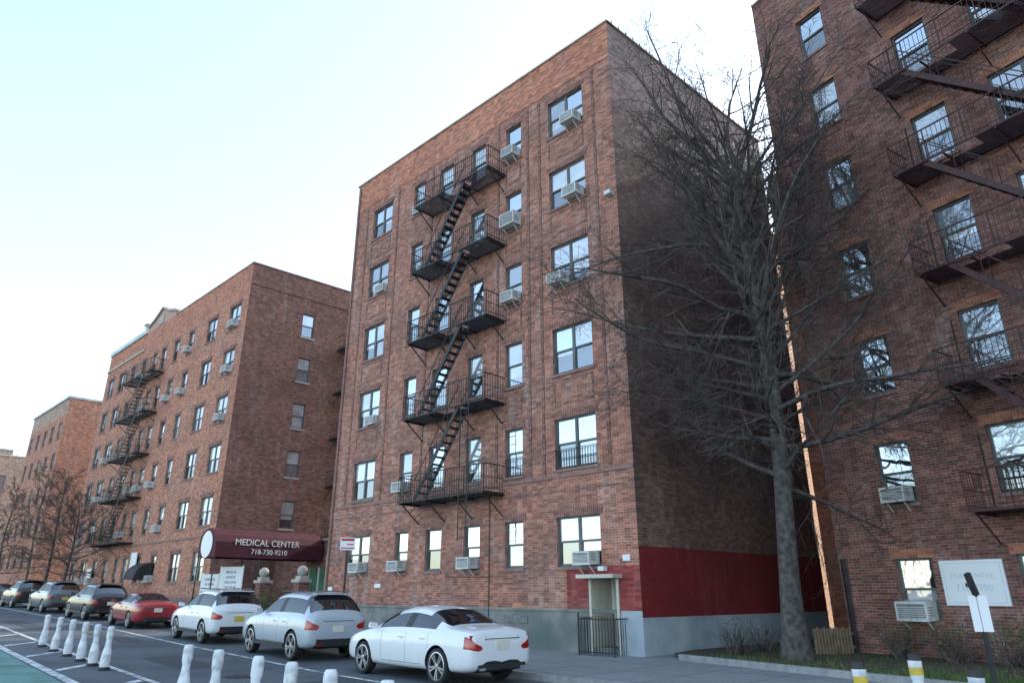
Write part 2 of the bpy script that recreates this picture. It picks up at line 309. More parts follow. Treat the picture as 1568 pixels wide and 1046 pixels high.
def escape(name, fr, s0, s1, zs, parent, depth=1.0, stair=(None, None), key='iron', sh=0.9, top_ladder=False, fine=0.12):
    mb = MB(name)
    for k, z in enumerate(zs):
        fbox(mb, fr, s0, s1, z-0.06, z, depth-0.03, depth, key); fbox(mb, fr, s0, s1, z-0.06, z, 0.02, 0.05, key)
        fbox(mb, fr, s0, s0+0.04, z-0.06, z, 0.05, depth-0.03, key); fbox(mb, fr, s1-0.04, s1, z-0.06, z, 0.05, depth-0.03, key)
        o = 0.08
        a_top, a_bot = stair
        while o < depth-0.05:
            if a_top is not None and k > 0 and o > depth*0.45:
                lo_, hi_ = (a_top, a_top+1.3) if a_bot > a_top else (a_top-1.3, a_top)
                fbox(mb, fr, s0+0.04, lo_, z-0.025, z-0.005, o, o+0.035, key); fbox(mb, fr, hi_, s1-0.04, z-0.025, z-0.005, o, o+0.035, key)
            else:
                fbox(mb, fr, s0+0.04, s1-0.04, z-0.025, z-0.005, o, o+0.035, key)
            o += 0.065
        n = max(2, int((s1-s0)/1.2))
        for i in range(n+1):
            x = s0+0.1+i*(s1-s0-0.2)/n
            fbox(mb, fr, x-0.02, x+0.02, z-0.11, z-0.061, 0.0, depth, key)
            if i in (0, n) or n < 4 or i == n//2:
                beam(mb, fr.P(x, z-0.75, 0.02), fr.P(x, z-0.1, depth-0.15), 0.035, 0.035, key)
        for zr in (sh, sh*0.52, 0.1):
            w = 0.016 if zr == sh else 0.009
            beam(mb, fr.P(s0, z+zr, depth), fr.P(s1, z+zr, depth), 2*w, 2*w, key)
            for x in (s0, s1): beam(mb, fr.P(x, z+zr, 0.02), fr.P(x, z+zr, depth), 2*w, 2*w, key)
        nb = int((s1-s0)/fine)
        for i in range(nb+1):
            x = s0+i*(s1-s0)/nb; t = 0.014 if i % 8 == 0 else 0.006
            fbox(mb, fr, x-t, x+t, z-0.05, z+sh, depth-t, depth+t, key)
        nb = int(depth/fine)
        for i in range(1, nb):
            oo = i*depth/nb
            for x in (s0, s1): fbox(mb, fr, x-0.006, x+0.006, z-0.03, z+sh, oo-0.006, oo+0.006, key)
    if stair[0] is not None:
        a_top, a_bot = stair
        for k in range(len(zs)-1):
            zb, zt = zs[k], zs[k+1]
            for o in (depth*0.5, depth-0.06):
                beam(mb, fr.P(a_bot, zb, o), fr.P(a_top, zt, o), 0.03, 0.15, key)
                off = 0.75
                beam(mb, fr.P(a_bot, zb+off, o), fr.P(a_top, zt+off, o), 0.025, 0.025, key)
                for q in range(5):
                    f = q/4; x = a_bot+(a_top-a_bot)*f; zz = zb+(zt-zb)*f
                    beam(mb, fr.P(x, zz, o), fr.P(x, zz+off, o), 0.018, 0.018, key)
            n = 13
            for q in range(1, n):
                f = q/n; x = a_bot+(a_top-a_bot)*f; zz = zb+(zt-zb)*f
                fbox(mb, fr, x-0.11, x+0.11, zz-0.015, zz+0.015, depth*0.5, depth-0.06, key)
    if top_ladder:
        z = zs[0]; x = s0+0.75
        for dx in (0, 0.4): beam(mb, fr.P(x+dx, z-1.55, depth+0.06), fr.P(x+dx, z+3.2, depth+0.06), 0.035, 0.035, key)
        for q in range(15): beam(mb, fr.P(x, z-1.45+q*0.31, depth+0.06), fr.P(x+0.4, z-1.45+q*0.31, depth+0.06), 0.02, 0.02, key)
    return mb.build(parent)

def text(name, body, loc_fn, size, parent, key='lettering', ext=0.004):
    cu = bpy.data.curves.new(name, 'FONT'); cu.body = body; cu.size = size; cu.extrude = ext; cu.align_x = 'CENTER'; cu.align_y = 'CENTER'
    cu.materials.append(M[key]); ob = bpy.data.objects.new(name, cu); scene.collection.objects.link(ob)
    ob.matrix_world = loc_fn; ob.parent = parent
    return ob
def facing(origin, right, normal):
    r = Vector(right).normalized(); n = Vector(normal).normalized(); u = n.cross(r).normalized()
    mt = Matrix((r, u, n)).transposed().to_4x4(); mt.translation = Vector(origin); return mt

# ------------------------------------------------------------------ street frame
C = (3.5, 19.7)
SD = (-math.sin(R_(46)), math.cos(R_(46)))          # along the street, away from the camera
OUT = (-math.cos(R_(46)), -math.sin(R_(46)))        # towards the road
F0 = Fr(C, SD, OUT)
D2 = (math.sin(R_(48.2)), math.cos(R_(48.2)))       # flank walls
O2 = (D2[1], -D2[0])
def interp(x, tab):
    if x <= tab[0][0]: return tab[0][1]
    for (x0, y0), (x1, y1) in zip(tab, tab[1:]):
        if x <= x1: return y0+(y1-y0)*(x-x0)/(x1-x0)
    return tab[-1][1]
def zg(a): return interp(a, [(4, 0), (14, 0.13), (23, 0.3), (45, 0.85), (80, 1.3), (300, 1.8)])
def ee(a): return 0.07*max(-60, min(a, 25))
def Pst(a, o, dz=0.0):
    p = F0.P(a, zg(a)+dz, -(o+ee(a))); return p

STN = [-60, -50, -40, -30, -24, -18, -12, -8, -4, 0, 4, 6, 8, 10, 12, 14, 17, 20, 23, 25, 28, 32, 36, 40, 45, 50, 60, 70, 80, 110, 150, 200, 300]
def strip(name, o0, o1, dz, key, a0=-60, a1=300, mb=None, build=True):
    mb = mb or MB(name)
    st = [a0]+[a for a in STN if a0 < a < a1]+[a1]
    for x0, x1 in zip(st, st[1:]):
        mb.quad([Pst(x0, o0, dz), Pst(x1, o0, dz), Pst(x1, o1, dz), Pst(x0, o1, dz)], key, [(x0, o0), (x1, o0), (x1, o1), (x0, o1)])
    return mb.build() if build else mb

gr = MB("ground")
st = [-700, -300]+STN+[500, 800]
for x0, x1 in zip(st, st[1:]):
    for b0, b1 in ((-700, -100), (-100, -30), (-30, 30), (30, 150), (150, 800)):
        gr.quad([F0.P(x0, zg(x0)-0.03, -b0), F0.P(x1, zg(x1)-0.03, -b0), F0.P(x1, zg(x1)-0.03, -b1), F0.P(x0, zg(x0)-0.03, -b1)], 'terrain')
gr.build()
strip("road", -15.2, -4.9, 0.0, 'asphalt')
strip("sidewalk", -4.75, 13.0, 0.125, 'sidewalk')
strip("sidewalk", -24, -15.35, 0.125, 'sidewalk')
def kerb(o0, o1):
    mb = MB("kerb"); 
    for x0, x1 in zip(STN, STN[1:]):
        c = [Pst(x0, o0, -0.05), Pst(x1, o0, -0.05), Pst(x1, o1, -0.05), Pst(x0, o1, -0.05), Pst(x0, o0, 0.13), Pst(x1, o0, 0.13), Pst(x1, o1, 0.13), Pst(x0, o1, 0.13)]
        mb.box8(c, 'kerb')
    mb.build()
kerb(-4.9, -4.748); kerb(-15.352, -15.2)
strip("bike_lane", -15.0, -12.35, 0.004, 'green')
lm = MB("road_markings")
strip("", -7.55, -7.43, 0.007, 'linepaint', mb=lm, build=False)
strip("", -11.0, -10.86, 0.007, 'linepaint', mb=lm, build=False)
strip("", -12.3, -12.1, 0.007, 'linepaint', mb=lm, build=False)
for i in range(-8, 30):
    a = i*4.0
    lm.quad([Pst(a, -12.05, 0.007), Pst(a+0.35, -12.05, 0.007), Pst(a+1.35, -11.05, 0.007), Pst(a+1.0, -11.05, 0.007)], 'linepaint')
lm.build()
pt = MB("asphalt_patches")
for (a, o, l, w_) in [(6.5, -9.8, 3.4, 1.0), (15.5, -8.9, 5.0, 0.8), (1.0, -8.8, 1.6, 1.2), (24, -10.2, 6, 0.9), (-3.5, -9.6, 2.5, 0.7)]:
    pt.quad([Pst(a, o, 0.0035), Pst(a+l, o, 0.0035), Pst(a+l, o+w_, 0.0035), Pst(a, o+w_, 0.0035)], 'patch')
for k in range(9):
    a = -4+k*3.7; o = rnd.uniform(-10.6, -8); 
    for q in range(14):
        a2 = a+rnd.uniform(0.05, 0.35); o2 = o+rnd.uniform(-0.16, 0.2)
        if o2 > -7.6 or o2 < -10.8: break
        pt.quad([Pst(a, o, 0.0037), Pst(a2, o2, 0.0037), Pst(a2+0.012, o2+0.022, 0.0037), Pst(a+0.012, o+0.022, 0.0037)], 'patch'); a, o = a2, o2
pt.build()
mh = MB("manhole_cover")
ctr = Pst(4.5, -9.2, 0.008); mh.quad([ctr+Vector((0.36*math.cos(t*math.pi/12), 0.36*math.sin(t*math.pi/12), 0)) for t in range(24)], 'iron'); mh.build()

# ------------------------------------------------------------------ MAIN building
W_MAIN = 15.95; H_MAIN = 21.6
tops = [3.9, 6.98, 10.11, 13.24, 16.37, 19.5]
cols = {'F': (1.28, 2.95, True), 'E': (4.37, 5.2, False), 'D': (6.4, 7.22, False), 'C': (8.42, 9.32, False), 'B': (10.35, 11.15, False), 'A': (12.85, 14.4, True)}
main = empty("brick_apartment_building")
def main_mat(s, z):
    if z < 1.25: return 'graypaint' if s < 0.7 else 'stucco'
    if z < 2.43 and s < 2.6: return 'redpaint'
    if z > 19.98: return 'brick_or'
    return 'brick'
mw = MB("front_wall"); ww = MB("windows"); acs = MB("air_conditioners")
ops = []
for k, (a, b2, dbl) in cols.items():
    for r, t in enumerate(tops):
        h = 1.62 if r else 1.46
        ops.append((a, b2, t-h, t))
        window(ww, F0, a, b2, t-h, t, dbl, guard=(r == 1 and k in 'FE'), lintel='soldier')
ops.append((0.72, 1.76, 0.12, 2.1, 1.0))
wall(mw, F0, 0, W_MAIN, -0.4, H_MAIN, ops, main_mat, scuts=(0.7, 2.6), zcuts=(1.25, 2.43, 19.98))
mw.build(main)
for (k, r) in [('E', 5), ('E', 4), ('E', 3), ('F', 5), ('F', 4), ('F', 3), ('A', 2), ('B', 1), ('A', 0), ('B', 0), ('D', 0), ('F', 0), ('B', 5), ('A', 4)]:
    a, b2, dbl = cols[k]; h = 1.62 if r else 1.46
    c = (a+b2)/2 if not dbl else (a+(b2-a)*0.27 if (k == 'F' and r != 3) else a+(b2-a)*0.74)
    if k == 'A': c = a+(b2-a)*0.3
    big = (k == 'E' and r == 4); thin = (k, r) in (('B', 5), ('A', 4), ('A', 2))
    ac_unit(acs, F0, c, tops[r]-h+0.05, w=0.62 if not big else 0.74, h=0.38 if not big else 0.52, out=0.16 if thin else 0.42, brace=not thin)
ww.build(main); acs.build(main)
tr = MB("trim")
fbox(tr, F0, 0, W_MAIN, 5.1, 5.2, -0.02, 0.035, 'sill')
fbox(tr, F0, 0, W_MAIN, 4.66, 4.72, -0.02, 0.016, 'soldier')
fbox(tr, F0, 0, W_MAIN, 20.0, 20.07, -0.02, 0.02, 'brick_or')
fbox(tr, F0, 0.7, W_MAIN, 1.2, 1.27, -0.02, 0.03, 'stucco')
fbox(tr, F0, -0.06, W_MAIN+0.06, H_MAIN, H_MAIN+0.07, -0.35, 0.06, 'coping')
for x in (0.75, 3.35, 3.95, 5.55, 9.75, 12.3, 14.85):
    fbox(tr, F0, x, x+0.11, 5.21, 19.98, -0.02, 0.022, 'soldier')
for (k, (a, b2, dbl)) in cols.items():
    for r in range(1, 5):
        z0 = tops[r]+0.45; z1 = tops[r+1]-1.62-0.2
        if k in 'FEA':
            for z in (z0, z1-0.07): fbox(tr, F0, a, b2, z, z+0.07, -0.02, 0.012, 'soldier')
            for x in (a, b2-0.07): fbox(tr, F0, x, x+0.07, z0+0.07, z1-0.07, -0.02, 0.012, 'soldier')
fr2 = Fr(C, D2, O2); LS = 10.83
fbox(tr, fr2, 0.02, LS, H_MAIN, H_MAIN+0.07, -0.3, 0.06, 'coping')
for i in range(26): fbox(tr, fr2, 0.2+i*0.42, 0.24+i*0.42, H_MAIN+0.02, H_MAIN+0.15, 0.061, 0.075, 'iron')
fbox(tr, F0, 0.1, 0.35, 14.2, 14.34, 0.0, 0.25, 'ac')
fbox(tr, F0, 4.2, 5.2, 0.85, 1.05, 0.0, 0.03, 'acgrill')
fbox(tr, F0, 0.28, 0.52, 2.55, 2.72, 0.0, 0.04, 'white')
fbox(tr, F0, 11.9, 12.3, 1.9, 2.05, 0.0, 0.03, 'white'); fbox(tr, F0, 15.3, 15.6, 1.75, 1.95, 0, 0.03, 'white')
beam(tr, F0.P(15.75, 0.2, 0.06), F0.P(15.75, 21.4, 0.06), 0.07, 0.07, 'sill')
beam(tr, F0.P(5.9, 0.9, 0.03), F0.P(5.9, 5.0, 0.03), 0.025, 0.025, 'iron'); beam(tr, F0.P(5.9, 2.2, 0.03), F0.P(8.1, 2.25, 0.03), 0.02, 0.02, 'iron')
tr.build(main)
en = MB("entrance")
fbox(en, F0, 0.6, 1.9, 2.1, 2.2, -0.02, 0.45, 'beige')
fbox(en, F0, 0.722, 0.80, 0.12, 2.098, -1.0, 0.04, 'beige'); fbox(en, F0, 1.68, 1.758, 0.12, 2.098, -1.0, 0.04, 'beige')
fbox(en, F0, 0.8, 1.68, 0.12, 2.098, -1.02, -0.95, 'white')
fbox(en, F0, 0.9, 1.55, 0.35, 2.0, -0.95, -0.91, 'beige'); fbox(en, F0, 1.05, 1.4, 1.3, 1.9, -0.909, -0.9, 'g_mid')
fbox(en, F0, 0.8, 1.68, 0.12, 0.28, -0.95, 0.0, 'stucco')
fbox(en, F0, 1.1, 1.3, 2.3, 2.42, 0.0, 0.18, 'white')
en.build(main)
gt = MB("iron_gate")
for x in [0.5+i*0.1 for i in range(13)]: fbox(gt, F0, x-0.009, x+0.009, 0.14, 1.12, 0.62, 0.638, 'iron')
for z in (0.2, 1.02): fbox(gt, F0, 0.5, 1.7, z, z+0.03, 0.642, 0.66, 'iron')
for x in (0.5, 1.7):
    beam(gt, F0.P(x, 0.12, 0.63), F0.P(x, 1.2, 0.63), 0.05, 0.05, 'iron'); beam(gt, F0.P(x, 1.05, 0.0), F0.P(x, 1.05, 0.63), 0.03, 0.03, 'iron')
    for q in range(1, 6): beam(gt, F0.P(x, 0.14, q*0.11), F0.P(x, 1.05, q*0.11), 0.016, 0.016, 'iron')
gt.build(main)
sw = MB("side_wall")
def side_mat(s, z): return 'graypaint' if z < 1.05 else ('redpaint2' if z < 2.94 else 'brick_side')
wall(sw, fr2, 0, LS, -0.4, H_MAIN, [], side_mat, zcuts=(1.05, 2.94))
fbox(sw, fr2, 0, LS, 1.03, 1.08, -0.01, 0.02, 'graypaint')
backR = fr2.P(LS, 0); Lf = F0.P(W_MAIN, 0); Lb = F0.P(W_MAIN, 0, -12.5)
def vwall(mb, p, q, z0, z1, key):
    w = (Vector(q)-Vector(p)).length
    mb.quad([(p[0], p[1], z0), (q[0], q[1], z0), (q[0], q[1], z1), (p[0], p[1], z1)], key, [(0, z0), (w, z0), (w, z1), (0, z1)])
vwall(sw, backR, Lb, -0.4, H_MAIN, 'brick_side'); vwall(sw, Lb, Lf, -0.4, H_MAIN, 'brick_l_shade')
sw.build(main)
rf = MB("roof"); rf.quad([(C[0], C[1], 21.2), (backR[0], backR[1], 21.2), (Lb[0], Lb[1], 21.2), (Lf[0], Lf[1], 21.2)], 'roof'); rf.build(main)
escape("fire_escape", F0, 5.2, 9.8, [t-2.12 for t in tops[1:]], main, stair=(6.6, 8.9), top_ladder=True)

# ------------------------------------------------------------------ LEFT building (medical centre)
left = empty("brick_apartment_building")
A0, A1 = 27.56, 54.35; HL = 21.3
ltops = [3.9+3.0*k for k in range(6)]
lw = MB("front_wall"); lwin = MB("windows"); lac = MB("air_conditioners"); lops = []
lcols = [(28.5, 30.1, True), (31.9, 33.4, True), (35.6, 36.5, False), (38.2, 39.1, False), (40.6, 41.5, False), (42.4, 43.2, False), (44.6, 45.5, False), (47.0, 47.9, False), (49.3, 50.8, True), (52.0, 53.4, True)]
for (a, b2, dbl) in lcols:
    for r, t in enumerate(ltops):
        lops.append((a, b2, t-1.6, t)); window(lwin, F0, a, b2, t-1.6, t, dbl, lintel='soldier', detail=False)
        if rnd.random() < 0.42: ac_unit(lac, F0, a+(b2-a)*(0.3 if dbl else 0.5), t-1.55, brace=False)
wall(lw, F0, A0, A1, -0.2, HL, lops, lambda s, z: 'brick_or' if z > 19.5 else 'brick_l', zcuts=(19.5,))
lw.build(left); lwin.build(left); lac.build(left)
lt = MB("trim")
fbox(lt, F0, A0, A1, 4.65, 4.75, -0.02, 0.05, 'sill'); fbox(lt, F0, A0-0.05, 39.9, HL, HL+0.08, -0.3, 0.06, 'coping'); fbox(lt, F0, 45.6, A1, HL, HL+0.35, -0.3, 0.12, 'copper')
fbox(lt, F0, 45.6, A1, 19.8, 20.0, -0.02, 0.08, 'stone'); fbox(lt, F0, A0, A1, -0.2, 1.5, 0.0, 0.05, 'sill')
pts = [(40.0, HL), (40.0, 21.7), (41.2, 22.0), (42.8, 22.7), (44.4, 22.0), (45.5, 21.7), (45.5, HL)]
for o in (0.0, -0.4): lt.quad([F0.P(s, z, o) for s, z in pts], 'brick_or')
for p, q in zip(pts[1:-1], pts[2:]): 
    if q[1] >= 21.6 and p[1] >= 21.6: beam(lt, F0.P(p[0], p[1]+0.05, -0.15), F0.P(q[0], q[1]+0.05, -0.15), 0.6, 0.14, 'stone')
fbox(lt, F0, 42.3, 43.3, 21.4, 22.0, 0.0, 0.06, 'stone')
fbox(lt, F0, 46.2, 46.5, HL+0.35, HL+0.9, -0.3, 0.0, 'stone'); fbox(lt, F0, 46.0, 46.7, HL+0.9, HL+1.0, -0.4, 0.1, 'stone')
lt.build(left)
Dp = F0.P(A0, 0); frL = Fr((Dp[0], Dp[1]), D2, O2)
ls = MB("side_wall"); lswin = MB("side_windows"); so = []
for k in range(6):
    t = 3.85+3.0*k; so.append((3.6, 4.45, t-1.6, t)); window(lswin, frL, 3.6, 4.45, t-1.6, t, False, lintel=None, sill='stone', bright=True)
wall(ls, frL, 0, 18, -0.2, HL, so, lambda s, z: 'brick_l_shade')
fbox(ls, frL, -0.03, 18, HL, HL+0.08, -0.3, 0.06, 'sill')
fbox(ls, frL, 0, 18, 19.9, 20.0, -0.02, 0.05, 'brick_l_shade')
e1 = frL.P(18, 0); e2 = F0.P(A1, 0, -18); e3 = F0.P(A1, 0)
vwall(ls, e1, e2, -0.2, HL, 'brick_l_shade'); vwall(ls, e2, e3, -0.2, HL, 'brick_l_shade')
ls.build(left); lswin.build(left)
rf = MB("roof"); rf.quad([(Dp[0], Dp[1], 20.9), (e1[0], e1[1], 20.9), (e2[0], e2[1], 20.9), (e3[0], e3[1], 20.9)], 'roof'); rf.build(left)
escape("fire_escape", F0, 40.2, 46.0, [t-2.0 for t in ltops[1:]], left, stair=(41.5, 44.0), fine=0.2)
escape("rear_fire_escape", frL, 6.2, 9.2, [t-2.0 for t in ltops[1:]], left, stair=(6.8, 8.6), fine=0.2)
aw = MB("door_awning")
ar = [(0.0, 0.0)]+[(1.0*math.cos(R_(90*i/8)), 1.0*math.sin(R_(90*i/8))) for i in range(9)]
for (o0_, z0_), (o1_, z1_) in zip(ar[1:], ar[2:]):
    aw.quad([F0.P(36.0, 2.5+z0_, o0_), F0.P(37.8, 2.5+z0_, o0_), F0.P(37.8, 2.5+z1_, o1_), F0.P(36.0, 2.5+z1_, o1_)], 'blackcloth')
for s in (36.0, 37.8): aw.quad([F0.P(s, 2.5+z, o) for o, z in ar], 'blackcloth')
fbox(aw, F0, 38.6, 39.6, 3.1, 4.2, 0.1, 0.16, 'signwhite'); fbox(aw, F0, 47.4, 48.4, 2.6, 3.4, 0.1, 0.16, 'signwhite')
aw.build(left)

# ------------------------------------------------------------------ medical centre entrance pavilion, canopy, gate
med = empty("medical_center_entrance")
mm = MB("brick_front")
fm = Fr(F0.P(0, 0, -3.6)[:2], SD, OUT)
wall(mm, fm, 16.1, 27.4, 0.0, 4.3, [(18.2, 20.2, 0.25, 3.0), (21.6, 23.6, 0.25, 3.0)], lambda s, z: 'brick_l_shade')
fbox(mm, fm, 16.1, 27.4, 4.3, 4.45, -9, 0.1, 'sill')
for a in (18.2, 21.6):
    for i in range(2): fbox(mm, fm, a+i*1.0, a+0.98+i*1.0, 0.25, 3.0, -0.12, -0.1, 'g_greenlit')
    for i in range(3): fbox(mm, fm, a+i*0.98, a+0.05+i*0.98, 0.25, 3.0, -0.099, -0.04, 'white')
for x in (17.7, 20.7): fbox(mm, fm, x, x+0.25, 0.2, 3.6, 0.3, 0.55, 'white')
mm.build(med)
can = empty("awning")
cb = MB("fabric")
a0, a1, b0_, b1_ = 22.0, 23.9, 2.27, -3.4
prof = [(a0, 3.3), (a0, 4.0), (a0+0.12, 4.32), (a0+0.42, 4.55), ((a0+a1)/2, 4.66), (a1-0.42, 4.55), (a1-0.12, 4.32), (a1, 4.0), (a1, 3.3)]
for p, q in zip(prof, prof[1:]): cb.quad([F0.P(p[0], p[1], b0_), F0.P(p[0], p[1], b1_), F0.P(q[0], q[1], b1_), F0.P(q[0], q[1], b0_)], 'maroon')
for o in (b0_, b1_): cb.quad([F0.P(s, z, o) for s, z in prof], 'maroon')
cb.quad([F0.P(a0, 3.42, b0_+0.0), F0.P(a0, 3.42, b1_), F0.P(a1, 3.42, b1_), F0.P(a1, 3.42, b0_)], 'maroon')
ci = [F0.P((a0+a1)/2+0.62*math.cos(t*math.pi/16), 3.9+0.62*math.sin(t*math.pi/16), b0_+0.03) for t in range(32)]
cb.quad(ci, 'signwhite')
cb.build(can)
pm = MB("poles")
for s in (a0+0.05, a1-0.05):
    for o in (b0_-0.05, 0.0): beam(pm, F0.P(s, 0.3, o), F0.P(s, 3.35, o), 0.05, 0.05, 'iron')
pm.build(can)
right_v = (-OUT[0], -OUT[1], 0); nrm = (-SD[0], -SD[1], 0)
text("lettering", "MEDICAL CENTER", facing(F0.P(a0-0.012, 4.0, -0.35), right_v, nrm), 0.42, can)
text("phone_number", "718-730-9210", facing(F0.P(a0-0.012, 3.58, -0.45), right_v, nrm), 0.34, can)
def gate_pillar(a, o=0.2):
    e = empty("gate_pillar"); mb = MB("brick_pier")
    fbox(mb, F0, a-0.25, a+0.25, 0.0, 2.15, o-0.25, o+0.25, 'brick_l_shade'); fbox(mb, F0, a-0.32, a+0.32, 2.15, 2.28, o-0.32, o+0.32, 'stone')
    fbox(mb, F0, a-0.2, a+0.2, 2.28, 2.42, o-0.2, o+0.2, 'stone'); mb.build(e)
    b = MB("ball_finial", uv=False); c = F0.P(a, 2.62, o); r = 0.23
    for i in range(8):
        for j in range(14):
            def sp(u, v): return c+Vector((r*math.sin(u)*math.cos(v), r*math.sin(u)*math.sin(v), r*math.cos(u)))
            u0, u1 = math.pi*i/8, math.pi*(i+1)/8; v0, v1 = 2*math.pi*j/14, 2*math.pi*(j+1)/14
            b.quad([sp(u0, v0), sp(u1, v0), sp(u1, v1), sp(u0, v1)], 'stone')
    b.build(e, True, True)
gate_pillar(21.0); gate_pillar(17.5)
fw = MB("low_brick_wall")
fbox(fw, F0, 21.3, 27.5, 0.1, 1.35, -0.02, 0.28, 'brick_l_shade'); fbox(fw, F0, 21.3, 27.5, 1.35, 1.45, -0.07, 0.33, 'stone')
fbox(fw, F0, 16.0, 17.2, 0.0, 1.35, -0.02, 0.28, 'brick_l_shade'); fbox(fw, F0, 16.0, 17.2, 1.35, 1.45, -0.07, 0.33, 'stone')
fw.build()
def board(a, o, w, h, z, lines):
    e = empty("notice_sign"); mb = MB("panel"); fr = Fr(F0.P(a, 0, o)[:2], (0.93, -0.37), (-0.37, -0.93))
    fbox(mb, fr, -w/2, w/2, z, z+h, -0.03, 0.03, 'signwhite')
    for s in (-w/2, w/2): beam(mb, fr.P(s, 0.1, 0), fr.P(s, z+h+0.1, 0), 0.07, 0.07, 'white')
    fbox(mb, fr, -w/2, w/2, z+h, z+h+0.06, -0.04, 0.04, 'white'); mb.build(e)
    for i, l in enumerate(lines): text("line", l, facing(fr.P(0, z+h-0.2-i*0.23, 0.034), (0.93, -0.37, 0), (-0.37, -0.93, 0)), 0.16, e, 'signblue')
board(22.9, 0.9, 1.35, 1.25, 1.6, ["MEDICAL", "OFFICES", "FOR LEASE", "718-730-92"]); board(25.2, 0.9, 1.1, 0.75, 1.8, ["PARKING", "IN REAR"])

# ------------------------------------------------------------------ FAR buildings on the left
def far_block(A, B, H, key, okey, top='coping', n=4, side_len=14, off=0.0):
    e = empty("brick_apartment_building"); w = MB("front_wall"); win = MB("windows"); ops = []
    p = F0.P(A, 0, off); f = Fr(F0.P(0, 0, off)[:2], SD, OUT); fs = Fr((p[0], p[1]), D2, O2)
    nf = int((H-2)/3)
    for i in range(n):
        c = A+(i+0.5)*(B-A)/n
        for k in range(nf+1):
            t = H-2.3-3*k
            if t-1.6 < 1.4: continue
            ops.append((c-0.6, c+0.6, t-1.6, t)); window(win, f, c-0.6, c+0.6, t-1.6, t, True, detail=False)
    wall(w, f, A, B, 0, H, ops, lambda s, z: okey if z > H-1.6 else key, zcuts=(H-1.6,))
    fbox(w, f, A, B, H, H+0.2, -0.3, 0.15, top); fbox(w, fs, 0, side_len, H, H+0.2, -0.3, 0.1, top)
    sops = []
    for k in range(nf):
        t = H-2.3-3*k
        if t-1.6 < 1.4: continue
        sops.append((3, 3.9, t-1.6, t)); window(win, fs, 3, 3.9, t-1.6, t, False, detail=False)
    wall(w, fs, 0, side_len, 0, H, sops, lambda s, z: key)
    q = fs.P(side_len, 0); q2 = f.P(B, 0, -side_len); q3 = f.P(B, 0)
    vwall(w, q, q2, 0, H, key); vwall(w, q2, q3, 0, H, key)
    w.quad([(p[0], p[1], H-0.3), (q[0], q[1], H-0.3), (q2[0], q2[1], H-0.3), (q3[0], q3[1], H-0.3)], 'roof')
    w.build(e); win.build(e)
far_block(65.5, 79, 19.8, 'brick_l', 'brick_tan', 'copper', 5)
far_block(92, 112, 17.5, 'brick_tan', 'brick_tan', 'coping', 6, off=3.0)
far_block(116, 150, 22.0, 'brick_tan', 'brick_tan', 'copper', 8, off=9.0)
far_block(155, 200, 20.0, 'brick_l', 'brick_tan', 'coping', 8, off=18.0)

# ------------------------------------------------------------------ RIGHT building
Rc = (9.3, 20.4); dr = (math.sin(R_(148.5)), math.cos(R_(148.5))); on = (dr[1], -dr[0])
FR = Fr(Rc, dr, on); HR = 23.0
rb = empty("brick_apartment_building")
rtops = [2.55+3.04*k for k in range(7)]
rcols = [(1.64, 2.58, False), (4.53, 5.5, False), (6.6, 8.2, True), (10.2, 11.1, False), (13.2, 14.8, True), (17, 17.9, False)]
rw = MB("front_wall"); rwin = MB("windows"); rac = MB("air_conditioners"); rops = []
for i, (a, b2, dbl) in enumerate(rcols):
    for k, t in enumerate(rtops):
        h = 1.65 if k else 1.5
        rops.append((a, b2, t-h, t)); window(rwin, FR, a, b2, t-h, t, dbl, lintel='soldier_or', fkey='frame', guard=(k == 1 and i == 1))
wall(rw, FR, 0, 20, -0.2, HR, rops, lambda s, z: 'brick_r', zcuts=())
ac_unit(rac, FR, 2.05, rtops[0]-1.48, w=0.8, h=0.46, out=0.4); ac_unit(rac, FR, 2.1, rtops[1]-1.6, w=0.66, h=0.4, out=0.38)
rw.build(rb); rwin.build(rb); rac.build(rb)
rt = MB("trim")
fbox(rt, FR, 0, 20, HR, HR+0.08, -0.3, 0.06, 'coping'); fbox(rt, FR, 0, 20, 3.0, 3.08, -0.02, 0.03, 'brick_r')
for k, t in enumerate(rtops[1:]):
    beam(rt, FR.P(4.35, t-2.05, 0.03), FR.P(4.35, t-0.2, 0.03), 0.02, 0.02, 'iron')
beam(rt, FR.P(0.18, 0.2, 0.07), FR.P(0.18, 2.6, 0.07), 0.1, 0.1, 'iron')
rt.build(rb)
rs = MB("side_walls")
p0 = FR.P(0, 0); p1 = FR.P(0, 0, -8); p2 = FR.P(-6.04, 0, -8); p3 = FR.P(-6.04, 0, -14); p4 = FR.P(20, 0, -14); p5 = FR.P(20, 0)
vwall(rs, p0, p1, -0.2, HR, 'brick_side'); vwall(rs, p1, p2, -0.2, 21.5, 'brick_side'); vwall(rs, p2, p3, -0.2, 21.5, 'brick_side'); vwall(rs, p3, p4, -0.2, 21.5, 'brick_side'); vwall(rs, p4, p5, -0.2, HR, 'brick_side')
vwall(rs, p1, FR.P(20, 0, -8), 20, HR, 'brick_side')
rs.quad([(p[0], p[1], 21.4) for p in (p0, FR.P(0, 0, -14), p4, p5)], 'roof'); rs.quad([(p[0], p[1], 21.4) for p in (p1, p2, p3, FR.P(0, 0, -14))], 'roof')
rs.build(rb)
escape("fire_escape", FR, 4.2, 9.4, [t-1.65-0.42 for t in rtops[1:]], rb, stair=(5.0, 7.9), key='iron_r', depth=1.0)
sg = MB("wall_sign")
fbox(sg, FR, 2.78, 4.22, 1.42, 2.46, 0.0, 0.05, 'signwhite')
for z in (1.48, 2.38): fbox(sg, FR, 2.84, 4.16, z, z+0.015, 0.05, 0.054, 'faded')
for s in (2.84, 4.145): fbox(sg, FR, s, s+0.015, 1.48, 2.395, 0.05, 0.054, 'faded')
sgo = sg.build()
